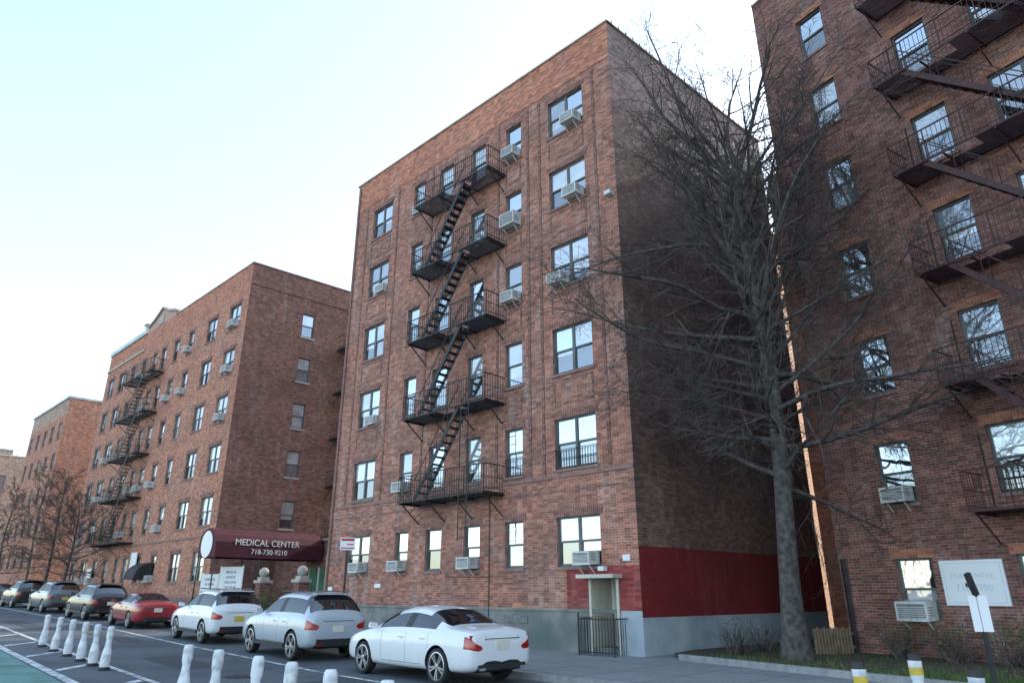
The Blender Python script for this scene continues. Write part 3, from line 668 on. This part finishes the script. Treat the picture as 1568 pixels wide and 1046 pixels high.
text("line", "FOR RENTAL", facing(FR.P(3.5, 2.1, 0.056), (dr[0], dr[1], 0), (on[0], on[1], 0)), 0.17, sgo, 'faded', 0.001)
text("line", "718-8700", facing(FR.P(3.5, 1.82, 0.056), (dr[0], dr[1], 0), (on[0], on[1], 0)), 0.22, sgo, 'faded', 0.001)
rr = empty("brick_house"); mb = MB("walls"); fo = Fr((17.2, 40.0), (0.5736, 0.8192), (0.8192, -0.5736))
fbox(mb, fo, 0, 12, -0.2, 24.0, -8, 0, 'brick_sunlit'); fbox(mb, fo, -0.1, 12.1, 24.0, 24.2, -8.1, 0.1, 'coping')
mb.build(rr)

# ------------------------------------------------------------------ garden + fence
G = [(4.25, 18.9), (13.6, 3.6), (20, 3.6), (20, 22), (20, 34), (14, 34), (4.3, 19.95)]
gm = MB("garden"); gm.quad([(x, y, 0.2) for x, y in G], 'soil'); gm.build()
gk = MB("garden_kerb"); beam(gk, (4.25, 18.9, 0.16), (13.6, 3.6, 0.16), 0.14, 0.2, 'kerb'); gk.build()
gb = MB("grass", uv=False); lb = MB("dead_leaves", uv=False)
kd = Vector((13.6-4.25, 3.6-18.9, 0)).normalized(); kn = Vector((0.853, 0.522, 0))
for i in range(6500):
    s = rnd.uniform(0.6, 17); o = 0.15+abs(rnd.gauss(0, 1.0))
    if s < 5 and rnd.random() < 0.75: continue
    p = Vector((4.25, 18.9, 0.2))+kd*s+kn*o
    h = rnd.uniform(0.05, 0.16); an = rnd.uniform(0, 6.28); w = Vector((math.cos(an), math.sin(an), 0))*0.012
    lean = Vector((rnd.uniform(-1, 1), rnd.uniform(-1, 1), 0))*0.05
    gb.quad([p-w, p+w, p+lean+Vector((0, 0, h))], 'grass')
for i in range(2500):
    s = rnd.uniform(0.2, 16); o = rnd.uniform(-0.1, 4.5)
    p = Vector((4.25, 18.9, 0.215 if o > 0.12 else 0.15))+kd*s+kn*o
    if o < 0.07: p.z = 0.275
    an = rnd.uniform(0, 6.28); u = Vector((math.cos(an), math.sin(an), rnd.uniform(-.3, .3)))*0.035; v = Vector((-math.sin(an), math.cos(an), rnd.uniform(-.2, .2)))*0.022
    lb.quad([p-u, p+v, p+u, p-v], 'litter')
gb.build(); lb.build()
pf = MB("picket_fence")
for i in range(12):
    p = Vector((8.0, 19.6, 0.2))+Vector((0.098, 0.03, 0))*i
    beam(pf, p, p+Vector((0, 0, 0.62+0.03*(i % 2))), 0.07, 0.02, 'wood')
for z in (0.35, 0.68): beam(pf, (7.95, 19.61, z), (9.2, 19.99, z), 0.03, 0.05, 'wood')
pf.build()

# ------------------------------------------------------------------ trees
SC = {n: [(math.cos(2*math.pi*k/n), math.sin(2*math.pi*k/n)) for k in range(n)] for n in (3, 4, 6, 10)}
def tube(mb, pts, rad, sides, key):
    n = len(pts); base = len(mb.v); mi = mb.m(key)
    for i, p in enumerate(pts):
        d = pts[min(i+1, n-1)]-pts[max(i-1, 0)]
        u = d.cross(Vector((0.31, 0.17, 0.93)))
        if u.length < 1e-4: u = d.cross(Vector((1, 0, 0)))
        u.normalize(); w = d.cross(u).normalized()
        for (c, s) in SC[sides]:
            q = p+(u*c+w*s)*rad[i]; mb.v.append((q.x, q.y, q.z))
    for i in range(n-1):
        for k in range(sides):
            k2 = (k+1) % sides
            mb.f.append((base+i*sides+k, base+i*sides+k2, base+(i+1)*sides+k2, base+(i+1)*sides+k)); mb.mi.append(mi)

def rvec(r, s): return Vector((r.gauss(0, s), r.gauss(0, s), r.gauss(0, s)))
def grow(mb, r, p, d, L, rad, lvl, spec, up=0.0):
    segs = {1: 9, 2: 6, 3: 4, 4: 2}[lvl]; sides = {1: 6, 2: 4, 3: 3, 4: 3}[lvl]
    pts = [p.copy()]; rads = [rad]; dd = d.normalized(); wob = {1: 0.12, 2: 0.17, 3: 0.2, 4: 0.2}[lvl]
    for i in range(segs):
        dd = (dd+rvec(r, wob)+Vector((0, 0, up))).normalized()
        pts.append(pts[-1]+dd*(L/segs)); rads.append(max(spec['min'], rad*(1-0.88*(i+1)/segs)))
    tube(mb, pts, rads, sides, 'bark' if lvl == 1 else 'twig')
    if lvl >= spec['max']: return
    n = spec['n'][lvl]; n = int(n*(0.75+0.5*r.random()))
    for k in range(n):
        f = 0.12+0.88*(k+r.random())/n; f = min(f, 0.99); x = f*segs; i = int(x); q = pts[i].lerp(pts[i+1], x-i)
        ax = (pts[i+1]-pts[i]).normalized(); side = ax.cross(rvec(r, 1)).normalized()
        ang = r.uniform(0.4, 0.95); nd = ax*math.cos(ang)+side*math.sin(ang)
        l2 = L*spec['lr'][lvl]*(1.15-0.6*f)*r.uniform(0.6, 1.25)
        grow(mb, r, q, nd, l2, max(spec['min'], rads[i]*0.5), lvl+1, spec, up=spec['up'][lvl])

def bare_tree(name, base, H, r0, seed, spec, limbs, zlow, spread, lean=(0, 0), fork=None):
    r = random.Random(seed); e = empty(name, (0, 0, 0)); mb = MB("trunk_and_branches", uv=False)
    top = fork or H; n = 14; pts = []; rads = []
    for i in range(n+1):
        f = i/n; pts.append(Vector(base)+Vector((lean[0]*f+0.10*math.sin(f*7+seed), lean[1]*f+0.10*math.cos(f*6), top*f)))
        rads.append(r0*(1-0.78*f*top/H)*(1.0+0.55*math.exp(-f*22)))
    tube(mb, pts, rads, 10, 'bark')
    def at(z):
        x = max(0, min(0.999, z/top))*n; i = int(x); return pts[i].lerp(pts[i+1], x-i), rads[i]
    if fork:
        for sgn, tl in ((-1, 0.34), (1, 0.28), (0.1, 0.1), (-1.9, 0.4)):
            grow(mb, r, pts[-1], Vector((sgn*tl, r.uniform(-0.2, 0.2), 1)), (H-top)*1.1, rads[-1]*0.8, 1, dict(spec, n={1: 13, 2: 6, 3: 3}), up=0.05)
    for k in range(limbs):
        z = zlow+(top-zlow)*((k+r.random()*0.7)/limbs)**0.9; p, rr_ = at(z)
        f = (z-zlow)/(H-zlow); az = k*2.4+r.uniform(-0.4, 0.4)
        el = (0.05 if spec['max'] == 3 else 0.12)+1.15*f+r.uniform(-0.3, 0.35)
        prof_ = 0.85+0.9*f-1.35*f*f if spec['max'] == 4 else 1.1-0.62*f
        L = spread*prof_*r.uniform(0.7, 1.15)
        grow(mb, r, p, Vector((math.cos(az), math.sin(az), el)), L, min(rr_*0.5, 0.016+0.0115*L), 1, spec, up=0.02)
    ob = mb.build(e, True); return e
spec_big = dict(n={1: 13, 2: 9, 3: 4}, lr={1: 0.44, 2: 0.5, 3: 0.5}, up={1: 0.02, 2: -0.02, 3: -0.04}, max=4, min=0.0045)
bare_tree("bare_street_tree", (6.95, 17.9, 0.15), 19.2, 0.26, 11, spec_big, 56, 4.0, 5.9, lean=(0.1, 0.2), fork=13.6)
spec_s = dict(n={1: 9, 2: 6, 3: 3}, lr={1: 0.45, 2: 0.5, 3: 0.5}, up={1: 0.06, 2: 0.03, 3: 0.02}, max=3, min=0.012)
for i, (a, o, H) in enumerate([(52, -3.6, 9), (59, -3.4, 10), (70, -3.4, 9.5), (84, -3.0, 11), (100, -2, 12), (46, -3.8, 6.5)]):
    p = Pst(a, o, 0); bare_tree("bare_street_tree", tuple(p), H, 0.14, 30+i, spec_s, 24, 2.2, 3.4)

def shrub(name, loc, rx, h, n, seed, key='leaf', twiggy=False):
    r = random.Random(seed); mb = MB(name, uv=False); c = Vector(loc)
    for i in range(16 if not twiggy else 60):
        d = Vector((r.gauss(0, 0.6), r.gauss(0, 0.6), 1)).normalized(); l = h*r.uniform(0.5, 1.05)
        q = c+Vector((r.uniform(-rx, rx)*0.5, r.uniform(-rx, rx)*0.5, 0)); m1 = q+d*l*0.5+rvec(r, 0.05)
        tube(mb, [q, m1, q+d*l+rvec(r, 0.08)], [0.012, 0.008, 0.004], 3, 'twig')
    for i in range(n):
        t = rvec(r, 1).normalized()*(r.random()**0.35); p = c+Vector((t.x*rx, t.y*rx, h*0.55+t.z*h*0.5*(0.8+0.4*math.sin(i))))
        u = rvec(r, 1).normalized()*r.uniform(0.02, 0.045); v = u.cross(rvec(r, 1)).normalized()*u.length*0.6
        mb.quad([p-u, p+v, p+u, p-v], key)
    return mb.build()
p = F0.P(19.6, 0.2, 0.9)
shrub("evergreen_shrub", p, 0.9, 1.6, 2600, 3); shrub("evergreen_shrub", F0.P(16.9, 0.2, 0.8), 0.5, 1.2, 1200, 4)
for i in range(7):
    q = FR.P(1.8+i*1.3, 0.2, 0.7); shrub("bare_shrub", q, 0.6, 1.0, 260, 50+i, twiggy=True)
shrub("bare_shrub", (5.9, 19.6, 0.2), 0.45, 0.9, 60, 71, twiggy=True); shrub("bare_shrub", (7.0, 20.6, 0.2), 0.5, 0.9, 60, 72, twiggy=True)

# ------------------------------------------------------------------ cars
def lathe(mb, prof, cx, cz, y0, sgn, key, n=28):
    for i in range(len(prof)-1):
        (r0, y_0), (r1, y_1) = prof[i], prof[i+1]
        for k in range(n):
            t0, t1 = 2*math.pi*k/n, 2*math.pi*(k+1)/n
            def q(r, y, t): return (cx+r*math.cos(t), y0+sgn*y, cz+r*math.sin(t))
            mb.quad([q(r0, y_0, t0), q(r0, y_0, t1), q(r1, y_1, t1), q(r1, y_1, t0)], key)

SEDAN = dict(L=4.8, wheel=(0.98, 3.82), R=0.335, st=[
 (0.00, .42, .72, .80, .66, 0, 0), (0.04, .30, .90, .985, .78, 0, 0), (0.16, .24, .94, 1.03, .86, 0, 0), (0.45, .22, .95, 1.06, .90, 0, 0), (0.78, .22, .95, 1.08, .915, 0, 0),
 (1.10, .21, .95, 1.25, .92, .66, 1), (1.50, .21, .94, 1.395, .925, .60, 1), (2.06, .20, .93, 1.445, .925, .60, 1), (2.14, .20, .93, 1.447, .925, .60, 1), (2.75, .20, .92, 1.42, .925, .60, 1),
 (3.28, .20, .92, 1.19, .92, .68, 1), (3.62, .21, .91, .99, .915, 0, 0), (4.15, .22, .84, .90, .90, 0, 0), (4.55, .24, .74, .80, .84, 0, 0), (4.74, .28, .64, .70, .74, 0, 0), (4.80, .36, .56, .60, .58, 0, 0)],
 side=[(5, 6), (6, 7), (8, 9), (9, 10)], post=[(7, 8)], rear=[(4, 5), (5, 6)], front=[(9, 10), (10, 11)], tail=[(0, 1), (1, 2)])
SUV = dict(L=4.6, wheel=(0.88, 3.58), R=0.36, st=[
 (0.00, .48, .90, .98, .72, 0, 0), (0.05, .36, 1.02, 1.10, .84, 0, 0), (0.16, .30, 1.05, 1.22, .90, .80, 1), (0.36, .28, 1.06, 1.52, .915, .68, 1), (0.52, .28, 1.06, 1.655, .92, .64, 1),
 (1.10, .27, 1.06, 1.70, .925, .64, 1), (1.72, .26, 1.05, 1.71, .925, .64, 1), (1.80, .26, 1.05, 1.71, .925, .64, 1), (2.45, .26, 1.04, 1.66, .925, .64, 1), (2.92, .26, 1.03, 1.40, .92, .70, 1),
 (3.24, .27, 1.02, 1.13, .92, 0, 0), (3.75, .28, .97, 1.06, .91, 0, 0), (4.22, .28, .88, .97, .87, 0, 0), (4.48, .32, .76, .84, .80, 0, 0), (4.60, .42, .64, .70, .64, 0, 0)],
 side=[(3, 4), (4, 5), (5, 6), (7, 8), (8, 9)], post=[(6, 7)], rear=[(2, 3), (3, 4)], front=[(8, 9), (9, 10)], tail=[(0, 1), (1, 2)])

def car(T, paint, a_rear, o_side, seedz=0, plate='plate'):
    e = empty("parked_car")
    keys = [paint, M['carglass'], M['tail'], M['plastic']]
    suv = T is SUV
    xs = [1.30, 2.10, 3.05] if not suv else [1.15, 1.76, 2.72]
    zl, zh = (0.34, 0.93) if not suv else (0.42, 1.03)
    st = T['st']; V = []; Fc = []; MI = []
    for (x, zb, belt, top, w, wr, cab) in st:
        zm = zb+(belt-zb)*0.66
        half = [(0, zb), (w*.88, zb), (w*.985, zb+.10), (w, zm), (w*.965, belt)]
        if cab: half += [(w*.93, belt+.025), (wr+0.04, top-.085), (wr*.72, top-.012), (0, top+.01)]
        else: half += [(w*.90, belt+(top-belt)*.5), (w*.74, top-.015), (w*.42, top), (0, top+.008)]
        ring = half+[(-y, z) for (y, z) in half[-2:0:-1]]
        V += [(x, y, z) for (y, z) in ring]
    N = 16
    for i in range(len(st)-1):
        for k in range(N):
            k2 = (k+1) % N; Fc.append((i*N+k, i*N+k2, (i+1)*N+k2, (i+1)*N+k)); 
            kk = k if k < 8 else 15-k
            mi = 0; sg_ = (i, i+1)
            if kk == 5 and sg_ in T['side']: mi = 1
            if kk == 5 and sg_ in T['post']: mi = 3
            if kk in (6, 7) and (sg_ in T['rear'] or sg_ in T['front']): mi = 1
            if kk == 3 and sg_ in T['tail']: mi = 2
            if kk in (0,): mi = 3
            MI.append(mi)
    Fc.append(tuple(range(N-1, -1, -1))); MI.append(0)
    b = (len(st)-1)*N; Fc.append(tuple(range(b, b+N))); MI.append(0)
    me = bpy.data.meshes.new("body"); me.from_pydata(V, [], Fc)
    for k in keys: me.materials.append(k)
    me.polygons.foreach_set("material_index", MI); me.polygons.foreach_set("use_smooth", [True]*len(Fc)); me.update()
    ob = bpy.data.objects.new("body", me); scene.collection.objects.link(ob)
    ss = ob.modifiers.new("s", 'SUBSURF'); ss.levels = 2; ss.render_levels = 2
    cm = bpy.data.meshes.new("cut"); cv = []; cf = []; n = 28
    for wx in T['wheel']:
        for sgn in (1, -1):
            base = len(cv)
            for k in range(n):
                t = 2*math.pi*k/n; r = T['R']+0.055
                cv.append((wx+r*math.cos(t), sgn*0.60, T['R']+r*math.sin(t))); cv.append((wx+r*math.cos(t), sgn*1.2, T['R']+r*math.sin(t)))
            for k in range(n):
                k2 = (k+1) % n; q = (base+2*k, base+2*k2, base+2*k2+1, base+2*k+1); cf.append(q if sgn < 0 else q[::-1])
            c0 = tuple(base+2*k for k in range(n)); c1 = tuple(base+2*k+1 for k in range(n))
            if sgn > 0: cf += [c0, c1[::-1]]
            else: cf += [c0[::-1], c1]
    def cbox(x0, x1, y0, y1, z0, z1):
        base = len(cv)
        cv.extend([(x0, y0, z0), (x1, y0, z0), (x1, y1, z0), (x0, y1, z0), (x0, y0, z1), (x1, y0, z1), (x1, y1, z1), (x0, y1, z1)])
        for q in ((0,3,2,1),(4,5,6,7),(0,1,5,4),(1,2,6,5),(2,3,7,6),(3,0,4,7)): cf.append(tuple(base+k for k in q))
    for s in (1, -1):
        y0, y1 = sorted((s*0.865, s*1.1))
        for j, x in enumerate(xs): cbox(x-0.0045, x+0.0045, y0, y1, (zl+0.33) if j == 0 else zl+0.012, zh-0.01)
        cbox(xs[0]+0.22, xs[2]-0.01, y0, y1, zl-0.002, zl+0.006)
    cm.from_pydata(cv, [], cf)
    for k in keys: cm.materials.append(k)
    cm.polygons.foreach_set("material_index", [3]*len(cf)); cm.update()
    for mm_ in (cm, me):
        bm = bmesh.new(); bm.from_mesh(mm_); bmesh.ops.recalc_face_normals(bm, faces=bm.faces); bm.to_mesh(mm_); bm.free()
    co = bpy.data.objects.new("cut", cm); scene.collection.objects.link(co)
    bo = ob.modifiers.new("b", 'BOOLEAN'); bo.operation = 'DIFFERENCE'; bo.object = co; bo.solver = 'EXACT'
    dg = bpy.context.evaluated_depsgraph_get(); dg.update()
    nm = bpy.data.meshes.new_from_object(ob.evaluated_get(dg), preserve_all_data_layers=True, depsgraph=dg)
    ob.modifiers.clear(); ob.data = nm
    bpy.data.objects.remove(co); ob.parent = e
    try: nm.set_sharp_from_angle(angle=R_(40))
    except Exception: pass
    wb = MB("wheels", uv=False); R = T['R']
    for wx in T['wheel']:
        for sgn in (1, -1):
            y0 = sgn*0.69
            lathe(wb, [(R-0.09, 0.0), (R-0.015, 0.0), (R, 0.03), (R, 0.18), (R-0.012, 0.205), (R-0.06, 0.215), (R-0.075, 0.20)], wx, R, y0, sgn, 'rubber')
            lathe(wb, [(R-0.07, 0.205), (R-0.085, 0.205), (R-0.10, 0.12), (0.0, 0.12)], wx, R, y0, sgn, 'rimdark')
            lathe(wb, [(R-0.07, 0.208), (R-0.09, 0.212), (R-0.10, 0.18)], wx, R, y0, sgn, 'rim')
            lathe(wb, [(0.055, 0.12), (0.055, 0.20), (0.0, 0.205)], wx, R, y0, sgn, 'rim', 12)
            for k in range(10):
                t = math.pi*2*(k//2)/5+(0.16 if k % 2 else -0.16)+wx
                pa = Vector((wx+0.04*math.cos(t), y0+sgn*0.185, R+0.04*math.sin(t))); pb = Vector((wx+(R-0.09)*math.cos(t), y0+sgn*0.195, R+(R-0.09)*math.sin(t)))
                sd = Vector((-math.sin(t), 0, math.cos(t)))*0.014; th = Vector((0, 0.015, 0))
                wb.box8([pa-sd-th, pa+sd-th, pa+sd+th, pa-sd+th, pb-sd*1.3-th, pb+sd*1.3-th, pb+sd*1.3+th, pb-sd*1.3+th], 'rim')
    wb.build(e)
    dt = MB("details", uv=False)
    def bx(x0, x1, y0, y1, z0, z1, k): dt.box8([(x0, y0, z0), (x1, y0, z0), (x1, y1, z0), (x0, y1, z0), (x0, y0, z1), (x1, y0, z1), (x1, y1, z1), (x0, y1, z1)], k)
    zt = 0.92 if suv else 0.80
    bx(-0.012, 0.06, -0.165, 0.165, zt-0.22 if suv else zt-0.14, zt-0.06 if suv else zt+0.02, plate)
    bx(-0.016, 0.10, -0.60, 0.60, 0.30 if not suv else 0.36, 0.40 if not suv else 0.54, 'plastic')
    bx(0.0, 0.05, -0.46, 0.46, zt+0.05, zt+0.065, 'chrome')
    for s in (1, -1):
        za, zb_ = (zt+0.035, zt+0.125) if not suv else (zt+0.02, zt+0.12)
        yi, yo = s*0.42, s*0.77
        xi, xo = 0.018, 0.055
        dt.box8([(xi, yi, za+0.03), (xi+0.06, yi, za+0.03), (xo+0.06, yo, za), (xo, yo, za), (xi+0.014, yi, zb_-0.01), (xi+0.07, yi, zb_-0.01), (xo+0.07, yo, zb_), (xo+0.012, yo, zb_)], 'tail')
        y0, y1 = sorted((s*0.45, s*0.60)); bx(-0.02, 0.05, y0, y1, 0.30 if not suv else 0.40, 0.345 if not suv else 0.44, 'chrome' if not suv else 'tail')
        xm = T['st'][T['front'][0][1]][0]-0.05; zmr = 1.02 if not suv else 1.16
        y0, y1 = sorted((s*0.90, s*1.09))
        dt.box8([(xm, y0, zmr-0.06), (xm+0.1, y0, zmr-0.05), (xm+0.1, y1, zmr-0.03), (xm, y1, zmr-0.05), (xm, y0, zmr+0.05), (xm+0.07, y0, zmr+0.05), (xm+0.06, y1, zmr+0.06), (xm, y1, zmr+0.08)], paint)
        for x in (xs[0]+0.12, xs[1]+0.10):
            y0, y1 = sorted((s*0.89, s*0.94)); bx(x, x+0.17, y0, y1, zh-0.11, zh-0.088, paint if not suv else 'chrome')
        if suv:
            y0, y1 = sorted((s*0.88, s*0.925)); bx(T['wheel'][0]+0.42, T['wheel'][1]-0.42, y0, y1, 0.29, 0.40, 'plastic')
            y0, y1 = sorted((s*0.56, s*0.59)); bx(0.6, 2.4, y0, y1, 1.69, 1.725, 'plastic')
    if suv:
        bx(0.34, 0.55, -0.55, 0.55, 1.63, 1.66, paint)
    dt.build(e)
    sl = 0.07 if a_rear < 25 else 0.0
    fwd = Vector((SD[0]-OUT[0]*sl, SD[1]-OUT[1]*sl, 0)).normalized(); dz = zg(a_rear+T['L'])-zg(a_rear); fwd = (fwd*T['L']+Vector((0, 0, dz))).normalized()
    lf = Vector((0, 0, 1)).cross(fwd).normalized(); up = fwd.cross(lf)
    mt = Matrix((fwd, lf, up)).transposed().to_4x4()
    mt.translation = Pst(a_rear, o_side+0.92, 0.005)
    e.matrix_world = mt
    return e
white_p = car_paint("paint_white", (0.80, 0.81, 0.82)); silver_p = car_paint("paint_silver", (0.50, 0.55, 0.60), 0.2); red_p = car_paint("paint_red", (0.30, 0.012, 0.018)); black_p = car_paint("paint_black", (0.018, 0.02, 0.024)); gray_p = car_paint("paint_gray", (0.16, 0.18, 0.2), 0.3)
car(SEDAN, white_p, -0.75, -6.95)
car(SUV, silver_p, 5.9, -6.95)
car(SUV, white_p, 12.7, -6.95, plate='plate_y')
car(SEDAN, red_p, 21.6, -6.95)
car(SUV, black_p, 28.4, -7.0); car(SUV, gray_p, 36.3, -7.0, plate='plate_y'); car(SUV, black_p, 43.6, -7.0); car(SEDAN, gray_p, 51, -7.0); car(SUV, black_p, 57.5, -7.0)

# ------------------------------------------------------------------ street furniture
def post(loc, cap=False, h=0.92):
    k = h/0.92; prof = [(.13, 0), (.13, .04), (.10, .06), (.108, .14), (.108, .26), (.098, .36), (.078, .46), (.064, .54), (.060, .60), (.062, .64), (.072, .675), (.077, .70), (.078, .78), (.078, .85), (.070, .895), (.055, .92), (0, .925)]
    mb = MB("delineator_post", uv=False); n = 20
    for i in range(len(prof)-1):
        (r0, z0), (r1, z1) = prof[i], prof[i+1]
        key = 'postwhite'
        if i in (0, 1): key = 'plastic'
        if cap and i == 11: key = 'plate_y'
        if cap and i >= 13: key = 'plastic'
        for q in range(n):
            t0, t1 = 2*math.pi*q/n, 2*math.pi*(q+1)/n
            mb.quad([(r0*math.cos(t0), r0*math.sin(t0), z0*k), (r0*math.cos(t1), r0*math.sin(t1), z0*k), (r1*math.cos(t1), r1*math.sin(t1), z1*k), (r1*math.cos(t0), r1*math.sin(t0), z1*k)], key)
    ob = mb.build(smooth=True, weld=True); ob.location = loc
    ob.rotation_euler = (rnd.uniform(-.03, .03), rnd.uniform(-.03, .03), rnd.uniform(0, 6))
for a, o in [(7.6, -11.2), (8.7, -11.2), (10.0, -11.2), (11.6, -11.2), (13.4, -11.2), (15.2, -11.2)]: post(Pst(a, o, 0.006))
for a, o in [(0.9, -11.65), (-0.5, -11.68), (-1.9, -11.7), (-3.0, -11.75), (-4.1, -11.8), (-5.3, -11.9)]: post(Pst(a, o, 0.006))
post((4.0, 8.65, 0.0), True, 0.96); post((4.95, 9.25, 0.0), True, 1.0); post((4.85, 7.95, 0.0), True, 0.95)

def sign_post(name, base, h, w, hh, nrm2, redsym):
    e = empty(name); mb = MB("post_and_plate"); n = Vector((nrm2[0], nrm2[1], 0)).normalized(); r = Vector((-n.y, n.x, 0)); f = Fr((base[0], base[1]), (r.x, r.y), (n.x, n.y))
    beam(mb, (base[0], base[1], base[2]), (base[0], base[1], base[2]+h), 0.055, 0.055, 'iron')
    fbox(mb, f, -w/2, w/2, base[2]+h-hh, base[2]+h, 0.03, 0.034, 'signwhite')
    if redsym:
        z = base[2]+h-hh; fbox(mb, f, -w/2+0.03, w/2-0.03, z+hh*0.72, z+hh*0.93, 0.0341, 0.036, 'red'); fbox(mb, f, -w/2+0.03, w/2-0.03, z+hh*0.1, z+hh*0.2, 0.0341, 0.036, 'red')
        fbox(mb, f, -0.02, w/2-0.05, z+hh*0.4, z+hh*0.5, 0.0341, 0.036, 'red')
    mb.build(e); return e
p = F0.P(8.1, 0.1, 4.1)
sign_post("parking_sign", tuple(p), 3.25, 0.46, 0.38, (0.25, -1), True)
e = sign_post("bus_stop_sign", (6.95, 10.9, 0.12), 1.55, 0.24, 0.5, (-0.5, -1), False)
mb = MB("finial"); beam(mb, (6.95, 10.9, 1.67), (6.84, 10.84, 1.98), 0.06, 0.09, 'iron'); beam(mb, (6.88, 10.86, 1.8), (6.78, 10.8, 1.82), 0.05, 0.05, 'iron'); mb.build(e)

# ------------------------------------------------------------------ light, world, camera
AZ, EL = 49.4, 27.0
w = bpy.data.worlds.new("World"); scene.world = w; w.use_nodes = True; nt = w.node_tree
bg = nt.nodes["Background"]; sky = nt.nodes.new("ShaderNodeTexSky"); sky.sky_type = 'NISHITA'; sky.sun_disc = False
sky.sun_elevation = R_(EL); sky.sun_rotation = R_(AZ); sky.air_density = 1.0; sky.dust_density = 1.0; sky.ozone_density = 1.0; sky.altitude = 0
bg.inputs["Strength"].default_value = 0.15
gain = nt.nodes.new("ShaderNodeMixRGB"); gain.blend_type = 'MULTIPLY'; gain.inputs["Fac"].default_value = 1; gain.inputs["Color2"].default_value = (5.1, 5.0, 4.8, 1)
haze = nt.nodes.new("ShaderNodeMixRGB"); haze.inputs["Fac"].default_value = 0.42; haze.inputs["Color2"].default_value = (5.0, 6.1, 6.7, 1)
nt.links.new(sky.outputs[0], gain.inputs["Color1"]); nt.links.new(gain.outputs[0], haze.inputs["Color1"]); nt.links.new(haze.outputs[0], bg.inputs["Color"])
sun = bpy.data.lights.new("sun", 'SUN'); sun.energy = 4.5; sun.angle = R_(0.5); sun.color = (1.0, 0.93, 0.82)
so_ = bpy.data.objects.new("sun", sun); scene.collection.objects.link(so_)
sv = Vector((math.sin(R_(AZ))*math.cos(R_(EL)), math.cos(R_(AZ))*math.cos(R_(EL)), math.sin(R_(EL))))
so_.rotation_euler = (-sv).to_track_quat('-Z', 'Y').to_euler(); so_.location = (0, 0, 60)
cam = bpy.data.cameras.new("camera"); cam.lens = 24.0; cam.sensor_width = 36; cam.clip_end = 3000; cam.clip_start = 0.05
co = bpy.data.objects.new("camera", cam); scene.collection.objects.link(co); co.location = (0, 0, 1.7); co.rotation_euler = (R_(90+20.22), 0, 0)
scene.camera = co
scene.view_settings.view_transform = 'Standard'; scene.view_settings.look = 'None'; scene.view_settings.exposure = 0; scene.view_settings.gamma = 1
